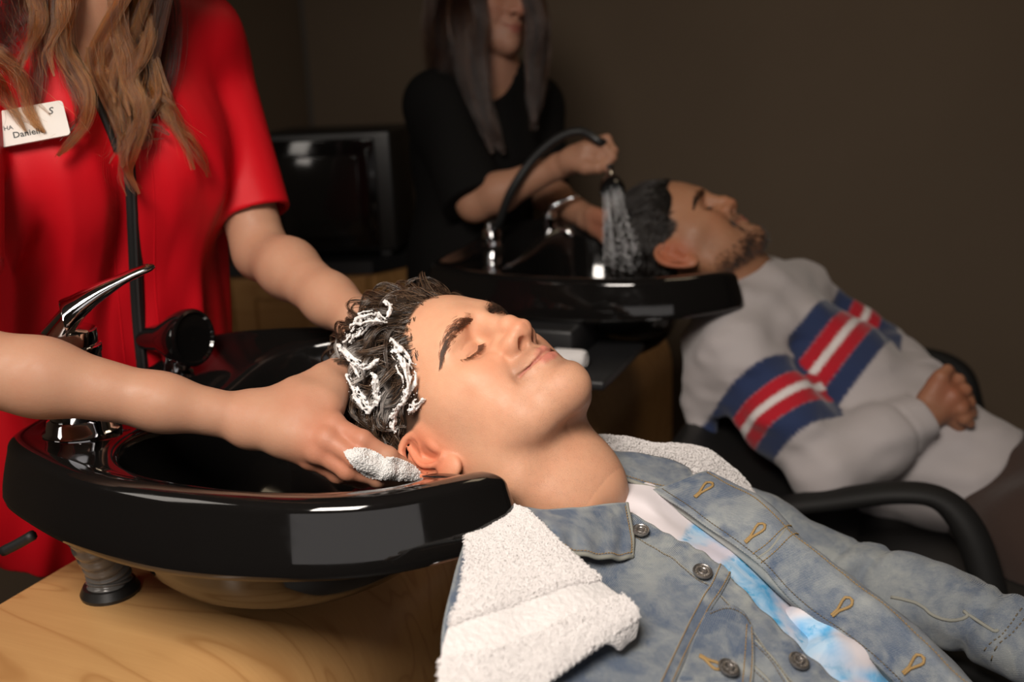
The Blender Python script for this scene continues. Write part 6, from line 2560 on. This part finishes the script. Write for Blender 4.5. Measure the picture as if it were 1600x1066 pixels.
def sweat(p):
    q = p
    d = chain(p, [B_NK + b_ax * 0.045, B_CH, (B_CH + B_WS) / 2, B_WS, B_HP], [0.075, 0.120, 0.124, 0.118, 0.116], 0.06)
    d = smin(d, chain(p, [B_NK * .4 + B_RSH * .6, B_RSH, B_RSH * .4 + B_REL * .6, B_REL], [0.070, 0.066, 0.062, 0.058], 0.03), 0.05)
    d = smin(d, chain(p, [B_NK * .4 + B_LSH * .6, B_LSH, B_LSH * .4 + B_LEL * .6, B_LEL], [0.070, 0.064, 0.058, 0.056], 0.03), 0.05)
    d = smin(d, chain(p, [B_NK + b_ax * 0.03, B_RSH], [0.066, 0.060], 0.03), 0.04)
    d = smin(d, chain(p, [B_NK + b_ax * 0.03, B_LSH], [0.066, 0.060], 0.03), 0.04)
    # fabric hanging off the shoulder towards the chair
    d = smin(d, chain(p, PL([(1110, 545, 1.72), (1095, 620, 1.70), (1105, 690, 1.69)]), [0.045, 0.030, 0.022], 0.02), 0.05)
    f = vnoise(p * np.array([10, 10, 16], F32), 1.0, 3) * F32(0.010) + vnoise(p * np.array([22, 22, 40], F32), 1.0, 6) * F32(0.006)
    d = d + f
    # hem plane, cuffs and neck opening
    hem = (p - (B_HP + b_ax * 0.030).astype(F32)) @ b_ax.astype(F32)
    d = smax(d, hem, 0.006)
    for a, e, r0 in ((B_REL, B_RWR, 0.058), (B_LEL, B_LWR, 0.056)):
        u = (e - a) / np.linalg.norm(e - a)
        fa = chain(p, [a, a * 0.45 + e * 0.55, e + u * 0.02], [r0, r0 - 0.005, r0 - 0.019], 0.02) + f * F32(0.6)
        cut = (p - (e - u * 0.002).astype(F32)) @ u.astype(F32)
        fa = smax(fa, cut, 0.004) + F32(0.0025) * np.exp(-0.5 * ((cut + F32(0.045)) / F32(0.004)) ** 2)
        fa = smax(fa, -smax(cap(p, e - u * .03, e + u * .05, r0 - .027, r0 - .025), -(cut + F32(0.02)), 0.003), 0.002)
        d = smin(d, fa, 0.016)
    nk = cap(p, P(1120, 400, 1.80), P(1168, 462, 1.80), 0.064, 0.070)
    d = smax(d, -nk, 0.006)
    return d


pts = np.array([P(1040, 400, 1.8), P(1300, 400, 2.0), P(1600, 620, 1.7), P(1560, 830, 1.5), P(1090, 780, 1.55), P(1300, 850, 1.45), B_LEL])
V, Q = sculpt(sweat, pts.min(0) - 0.10, pts.max(0) + 0.10, 0.0046)
# knitted colour bands: across the chest and the upper arms
GREY, NAVY, REDB, WHT = (0.36, 0.33, 0.33), (0.022, 0.034, 0.085), (0.36, 0.012, 0.022), (0.58, 0.54, 0.53)


def bands(t):
    """t runs across the band, 0..1"""
    c = np.tile(np.array(GREY), (len(t), 1))
    for a, b, k in ((0, .28, NAVY), (.28, .46, REDB), (.46, .56, WHT), (.56, .74, REDB), (.74, 1.0, NAVY)):
        w = (np.clip((t - a) / 0.02 + .5, 0, 1) * np.clip((b - t) / 0.02 + .5, 0, 1))[:, None]
        c = c * (1 - w) + w * np.array(k)
    return c


ua = (B_REL - B_RSH) / np.linalg.norm(B_REL - B_RSH)
la = (B_LEL - B_LSH) / np.linalg.norm(B_LEL - B_LSH)
t_b = ((V - B_CH) @ b_ax - 0.015) / 0.125
t_r = ((V - B_RSH) @ ua - 0.050) / 0.125
t_l = ((V - B_LSH) @ la - 0.050) / 0.125
dr = chain(V.astype(F32), [B_RSH, B_REL], [0.066, 0.058])
dfr = chain(V.astype(F32), [B_REL, B_RWR], [0.058, 0.04])
dl = chain(V.astype(F32), [B_LSH, B_LEL, B_LWR], [0.064, 0.056, .04])
db = chain(V.astype(F32), [B_CH, B_WS, B_HP], [0.120, 0.120, 0.116])
arm_r = (np.minimum(dr, dfr) < db - 0.004)
arm_l = (dl < db) & ~arm_r
C_ = bands(t_b)
C_[arm_r] = bands(np.where(dr[arm_r] < dfr[arm_r] + .004, t_r[arm_r], 2.0))
C_[arm_l] = bands(t_l[arm_l])
SW = mesh_obj('sweatshirt', V - orgb, Q, M_KNIT, MAN_B, True, {'col': C_})


def trousers(p):
    d = chain(p, [B_HP - b_ax * 0.01, B_HP + b_ax * 0.10, P(1640, 860, 1.52), P(1800, 960, 1.36)], [0.095, 0.108, 0.105, 0.10], 0.05)
    d = smin(d, chain(p, [B_HP + b_ax * 0.06, P(1690, 760, 1.72), P(1850, 840, 1.60)], [0.095, 0.10, 0.10], 0.05), 0.04)
    return d + vnoise(p, 14, 3) * F32(0.008)


pts = np.array([B_HP, P(1850, 980, 1.3), P(1850, 840, 1.65)])
V, Q = sculpt(trousers, pts.min(0) - 0.17, pts.max(0) + 0.13, 0.006)
m_tr, nt, b = nmat('brown_corduroy')
setp(b, col=(0.030, 0.014, 0.009), rough=0.9, sheen=0.15)
bump(nt, b, noise(nt, 120, 2, 0.5), 0.3, 0.002)
mesh_obj('trousers', V - orgb, Q, m_tr, MAN_B)
T_('man_b clothes')

# ------------------------------------------------------------------ the stylist behind, rinsing
WOM_B = thing('person', 'stylist in black tee with long straight dark hair, rinsing hair with a hand shower', 'person', P(745, 560, 2.10))
orgw = np.array(WOM_B.location)
fB = np.array([0.62, 0.22, -0.75])
fB /= np.linalg.norm(fB)
uB = np.array([0.16, -0.96, -0.22])
uB -= fB * (uB @ fB)
uB /= np.linalg.norm(uB)
rB = np.cross(fB, uB)
_pt = Pose(np.stack([rB, fB, uB], 1), tuple([0, 0, 1]))
HEAD_W = Pose(np.stack([rB, fB, uB], 1), ((762 - 800) / 1600 * 2.08, (14 - 533) / 1600 * 2.08, 2.08))
W_NK, W_CH, W_WS = P(758, 122, 2.12), P(745, 240, 2.14), P(735, 420, 2.20)
W_RSH, W_REL, W_RWR = P(684, 165, 2.04), P(742, 318, 1.98), P(868, 262, 1.90)
W_LSH, W_LEL, W_LWR = P(832, 168, 2.20), P(846, 300, 2.16), P(918, 340, 1.98)
WH_K = PL([(922, 222, 1.862), (916, 232, 1.85), (912, 244, 1.85), (908, 255, 1.856)])
WH_F = [PL([(922, 222, 1.862), (948, 218, 1.85), (958, 236, 1.84), (952, 254, 1.842)]), PL([(916, 232, 1.85), (944, 230, 1.835), (956, 246, 1.832), (948, 260, 1.838)]),
        PL([(912, 244, 1.85), (936, 244, 1.838), (944, 254, 1.836)]), PL([(908, 255, 1.856), (930, 256, 1.845), (938, 262, 1.842)])]
WL_K = PL([(938, 342, 1.93), (944, 352, 1.93), (946, 362, 1.93), (946, 372, 1.935)])
WL_F = [PL([(938, 342, 1.93), (958, 358, 1.90), (968, 378, 1.89)]), PL([(944, 352, 1.93), (960, 370, 1.90), (968, 390, 1.89)]), PL([(946, 362, 1.93), (958, 380, 1.91), (964, 398, 1.90)]), PL([(946, 372, 1.935), (954, 388, 1.92), (958, 400, 1.91)])]


def body_w(p):
    q = HEAD_W.l(p)
    d = head_sdf(q, FACE_W)
    d = smin(d, cap(p, HEAD_W.w((0, -0.02, -0.04)), W_NK, 0.050, 0.052), 0.03)
    d = smin(d, smax(chain(p, [W_NK, W_CH, W_WS], [0.060, 0.095, 0.09], 0.05), clear_of_cabinet(p) + F32(0.01), 0.01), 0.05)
    d = smin(d, chain(p, [W_NK, W_RSH], [0.05, 0.045], 0.03), 0.04)
    d = smin(d, chain(p, [W_NK, W_LSH], [0.05, 0.045], 0.03), 0.04)
    d = smin(d, chain(p, [W_RSH, W_REL], [0.042, 0.035], 0.02), 0.03)
    d = smin(d, chain(p, [W_REL, W_REL * .7 + W_RWR * .3, W_RWR], [0.034, 0.036, 0.023], 0.02), 0.012)
    d = smin(d, chain(p, [W_LSH, W_LEL], [0.042, 0.035], 0.02), 0.03)
    d = smin(d, chain(p, [W_LEL, W_LEL * .7 + W_LWR * .3, W_LWR], [0.034, 0.035, 0.023], 0.02), 0.012)
    for wr, K_, F_, th in ((W_RWR, WH_K, WH_F, PL([(885, 250, 1.872), (915, 262, 1.845), (935, 262, 1.832), (946, 258, 1.832)])), (W_LWR, WL_K, WL_F, PL([(925, 335, 1.95), (945, 338, 1.92), (960, 345, 1.90)]))):
        m = np.linalg.norm(p - K_[1].astype(F32), axis=1) < 0.15
        if m.any():
            d[m] = smin(d[m], hand(p[m], wr, K_, F_, th, 0.024, 0.0105), 0.012)
    return d


pts = np.array([HEAD_W.o + .0, W_WS, W_RSH, W_LSH, P(970, 240, 1.84), P(980, 400, 1.9)])
V, Q = sculpt(body_w, pts.min(0) - 0.15, pts.max(0) + 0.17, 0.0036)
q = HEAD_W.l(V.astype(F32))
c, s = skin_cols(q, (0.34, 0.175, 0.115), FACE_W)
far_ = np.linalg.norm(q, axis=1) > 0.17
c[far_] = body_cols(V[far_], (0.36, 0.185, 0.115), WL_F[0] + WL_F[1], 0.02)
mesh_obj('body', V - orgw, Q, SKIN_W, WOM_B, True, {'col': c, 'stub': np.zeros(len(V))})


def tee_w(p):
    d = chain(p, [W_NK + np.array([0, 0, -.02]), W_CH, W_WS, W_WS + np.array([-.06, .03, -.45])], [0.065, 0.125, 0.125, 0.14], 0.06)
    d = smin(d, chain(p, [W_NK, W_RSH], [0.055, 0.062], 0.03), 0.05)
    d = smin(d, chain(p, [W_NK, W_LSH], [0.055, 0.062], 0.03), 0.05)
    for a, e, f in ((W_RSH, W_REL, 0.98), (W_LSH, W_LEL, 0.98)):
        e2 = a + (e - a) * f
        u = (e2 - a) / np.linalg.norm(e2 - a)
        s_ = cap(p, a, e2 + u * .03, 0.062, 0.066)
        cut = (p - e2.astype(F32)) @ u.astype(F32)
        s_ = smax(s_, cut, 0.003)
        d = smin(d, s_, 0.02)
    d = d + vnoise(p, 11, 3) * F32(0.008)
    d = smax(d, -cap(p, W_NK + camvec(0.01, -.02, -.02), W_NK + camvec(0.012, 0.055, -0.12), 0.058, 0.030), 0.004)
    return smax(d, clear_of_cabinet(p), 0.012)


V, Q = sculpt(tee_w, pts.min(0) - np.array([0.15, 0.15, 0.55]), pts.max(0) + 0.12, 0.0060)
mesh_obj('black_tee', V - orgw, Q, plain('black_jersey', (0.0040, 0.0037, 0.0036), 0.9, spec=0.15), WOM_B)
# straight hair: falls over the shoulders in front
st, sc_ = [], []
HB0, HB1 = (0.004, 0.002, 0.0015), (0.022, 0.0085, 0.004)
sd = 500
for ctrl, rad in (([(720, -60, 2.06), (705, 20, 2.03), (700, 90, 2.01), (690, 140, 2.0)], .030), ([(735, -70, 2.03), (722, 20, 1.99), (728, 100, 1.985), (745, 170, 1.985), (768, 232, 1.99)], .026),
                  ([(745, -70, 2.02), (738, 20, 1.975), (742, 100, 1.97), (760, 180, 1.975), (785, 238, 1.985)], .020), ([(815, -60, 2.05), (838, 20, 2.02), (842, 90, 2.02), (838, 150, 2.02), (832, 200, 2.02)], .022),
                  ([(800, -80, 2.02), (826, -20, 1.985), (838, 40, 1.985), (836, 110, 2.0), (838, 190, 2.01)], .016), ([(700, -40, 2.12), (690, 40, 2.12), (690, 110, 2.10), (680, 150, 2.05)], .040),
                  ([(760, -90, 1.98), (745, -30, 1.955), (752, 30, 1.96), (752, 100, 1.965), (765, 170, 1.97)], .014)):
    for _ in range(4):
        sd += 1
        r2 = np.random.default_rng(sd)
        c2 = [(x + r2.normal(0, 3), y + r2.normal(0, 4), z + r2.normal(0, .006)) for x, y, z in ctrl]
        lock(PL(c2), 20, 110, rad, sd, 0.0015, 0.7, (HB0, HB1), st, sc_)
# the crown
hw = lambda q: np.where((q[:, 1] < 0.05 + 0.25 * (q[:, 2] - 0.02)), 1.0, -1.0)
s2 = clump_hair(HEAD_W, skull_a, hw, lambda p: np.array([np.sign(p[0]) * .8, -0.35, -1.0]), 420, 10, lambda p: 0.11, lambda p: 0.008, 0.004, 77, 0.001, 10, 0.1)
st += s2
sc_ += [HB0] * len(s2)
under(hair_obj('hair', st, [0.0004] * len(st), M_HAIR_W, None, 0.6, sc_), WOM_B)
T_('woman_b')

# ------------------------------------------------------------------ hand shower in use: hose, chrome neck, black rose, water
SHW = thing('hand_shower', 'black hand shower spraying water, held above the rear sink', 'shower', P(955, 285, 1.835), 'hand showers')
os_ = np.array(SHW.location)
sx = P(978, 424, 1.70) - P(957, 300, 1.80)
sx /= np.linalg.norm(sx)
c = P(957, 298, 1.80) - os_
MB().lathe([(0.0, -0.030), (0.008, -0.030), (0.013, -0.028), (0.019, -0.020), (0.0225, -0.008), (0.0235, 0.0), (0.0225, 0.003), (0.019, 0.004), (0.0, 0.003)], c, sx, 32).build('spray_head', M_BLACK, SHW, True, 40)
MB().lathe([(0.0, -0.052), (0.0065, -0.052), (0.0065, -0.046), (0.0078, -0.044), (0.0078, -0.032), (0.0065, -0.030), (0.0, -0.030)], c, sx, 24).build('chrome_neck', M_CHROME, SHW, True, 40)
MB().lathe([(0.0, -0.12), (0.0075, -0.12), (0.009, -0.09), (0.0085, -0.052), (0, -0.052)], c, sx, 20).build('handle', M_BLKMAT, SHW, True, 40)
ph = P(770, 392, 1.97)
ph[2] = RIM - 0.011
hz = spline([ph + np.array([0, 0, 0.062]), P(779, 348, 1.93), P(798, 300, 1.89), P(832, 250, 1.87), P(872, 216, 1.85), P(908, 206, 1.835), P(938, 222, 1.825), c + os_ - sx * 0.118], 70)
MB().tube(hz - os_, 0.0082, 14).build('hose', M_RUB, SHW)
MB().lathe([(0, 0), (0.026, 0), (0.026, 0.006), (0.020, 0.010), (0.0175, 0.014), (0.0175, 0.034), (0.020, 0.036), (0.020, 0.050), (0.015, 0.052), (0.012, 0.064), (0, 0.064)], ph - os_, n=28).build('hose_socket', M_CHROME, SHW, True, 40)
# jets leave the rose as threads and break into drops
m_w, nt, b = nmat('water')
setp(b, col=(0.92, 0.93, 0.95), rough=0.10, trans=0.75, ior=1.33)
rng = np.random.default_rng(9)
jets, drops = MB(), []
side1 = np.cross(sx, CF)
side1 /= np.linalg.norm(side1)
side2 = np.cross(sx, side1)
for k in range(46):
    r_, a_ = 0.0185 * math.sqrt(rng.random()), rng.uniform(0, 6.283)
    o0 = side1 * math.cos(a_) * r_ + side2 * math.sin(a_) * r_
    L_ = rng.uniform(0.05, 0.085)
    path = lambda t: c + sx * (0.004 + t) + o0 * (1 + 0.9 * t / 0.15) - np.array([0, 0, 1.0]) * 0.9 * t * t * 0.3
    jets.tube(np.array([path(t) for t in np.linspace(0, L_, 6)]), 0.00065, 5)
    for t in np.arange(L_, 0.152, 0.0075):
        drops.append(path(t + rng.uniform(-.003, .003)) + rng.normal(0, 0.0014, 3))
dv, df = [], []
bm = bmesh.new()
bmesh.ops.create_icosphere(bm, subdivisions=1, radius=1.0)
iv = np.array([v.co[:] for v in bm.verts])
bm.verts.index_update()
if_ = np.array([[v.index for v in f.verts] for f in bm.faces])
bm.free()
for k, d_ in enumerate(drops):
    dv.append(iv * rng.uniform(0.0008, 0.0018) * np.array([1, 1, 1.25]) + d_)
    df.append(if_ + 12 * k if len(iv) == 12 else if_ + len(iv) * k)
WTR = thing('water_spray', 'spray of water falling from the hand shower onto the dark hair', 'water', os_)
tag(jets.build('water_jets', m_w, WTR), kind='stuff')
tag(mesh_obj('water_drops', np.concatenate(dv), np.concatenate(df), m_w, WTR), kind='stuff')


# ------------------------------------------------------------------ chairs
def make_chair(label, pts, group='salon chairs'):
    """pts: back top, back bottom / seat rear, seat front, lateral half width, arm path"""
    bt, sr, sf, hw_, arms, o0 = pts
    root = thing('salon_chair', label, 'chair', o0, group)
    o0 = np.array(o0)
    lat = np.cross(sf - sr, (0, 0, 1.0))
    lat /= np.linalg.norm(lat)

    def pad(a, b, hw, th, name):
        a, b = np.asarray(a), np.asarray(b)
        d = (b - a)
        Ln = np.linalg.norm(d)
        d = d / Ln
        n = np.cross(lat, d)
        M = np.stack([d, lat, n], 1)
        return MB().box((a + b) / 2 - o0, (Ln, 2 * hw, th), M, min(th * .42, .03)).build(name, M_VINYL, root, True, 50)
    pad(sr, bt, hw_, 0.075, 'backrest')
    pad(sr - (sf - sr) * 0.05, sf, hw_ * 1.02, 0.09, 'seat')
    for arm in arms:
        MB().tube(spline(arm, 50) - o0, 0.024, 16, True, ((0, 0, 1.0), 0.62)).build('armrest', M_ARM, root)
    mid = (sr + sf) / 2
    f = np.array([mid[0], mid[1], 0.0])
    MB().lathe([(0, 0), (0.26, 0), (0.27, 0.012), (0.24, 0.026), (0.10, 0.04), (0.045, 0.06), (0.040, 0.10), (0.032, 0.105), (0.032, mid[2] - 0.05), (0, mid[2] - 0.05)], f - o0, n=40).build('pedestal', M_CHROME, root, True, 40)
    return root


M_VINYL = plain('black_vinyl', (0.008, 0.0075, 0.0072), 0.50)
M_ARM = plain('black_armrest_foam', (0.007, 0.0068, 0.0066), 0.65, spec=0.3)
armB = [P(1175, 815, 1.56), P(1230, 792, 1.53), P(1300, 782, 1.50), P(1400, 770, 1.46), P(1470, 780, 1.44), P(1515, 830, 1.425), P(1545, 920, 1.42), P(1560, 1000, 1.42)]
armB2 = [P(1300, 560, 2.16), P(1380, 560, 2.14), P(1450, 556, 2.12), P(1500, 580, 2.11), P(1520, 640, 2.10)]
bt = P(1085, 640, 1.80)
sr = P(1340, 885, 1.62)
sf = sr + AX * 0.46 + np.array([0, 0, 0.03])
make_chair('black reclining salon chair under the man in the grey sweatshirt', (bt, sr, sf, 0.235, [armB, armB2], (sr[0], sr[1], 0)))
bt = P(985, 960, 1.10)
sr = P(1330, 1330, 1.06)
sf = sr + AX * 0.40 + np.array([0, 0, 0.03])
armA2 = [P(1190, 900, 1.26), P(1330, 960, 1.22), P(1450, 1010, 1.16), P(1560, 1060, 1.10), P(1650, 1130, 1.05)]
make_chair('black reclining salon chair under the man in the denim jacket', (bt, sr, sf, 0.22, [armA2], (sr[0], sr[1], 0)))

# black support ledge under the rear basin, with a rolled white cloth on it
p0 = P(905, 566, 1.60)
q0 = p0 - np.array(BB.location)
br = MB().box(q0, (0.15, 0.22, 0.014), ROT, 0.004)
bb = MB().box(q0 + ROT @ np.array([-0.05, 0.03, 0.030]), (0.10, 0.12, 0.055), ROT, 0.006)
br.add(bb.v, bb.f)
br.build('support_ledge', M_LAMI, BB, True, 40)
rp = P(890, 560, 1.545)
rp[2] = p0[2] + 0.0075
RC = thing('rolled_cloth', 'small rolled white cloth on the black ledge under the rear sink', 'cloth', rp)
prof = [(0.0, 0.0)]
MB().lathe([(0.0, -0.026), (0.006, -0.026), (0.0065, -0.024), (0.0095, -0.0265), (0.0125, -0.025), (0.014, -0.020), (0.0142, 0.020), (0.0125, 0.025), (0.0095, 0.0265), (0.0065, 0.024), (0.006, 0.026), (0.0, 0.026)], (0, 0, 0.0142), AX, 24).build('roll', M_TERRY, RC, True, 50)
fl_ = MB().box((0, 0, 0), (0.050, 0.004, 0.012), ROT, 0.0015)
fo = fl_.build('loose_edge', M_TERRY, RC, True, 40)
fo.location = Vector(BX * 0.0135 + np.array([0, 0, 0.012]))
T_('rear')
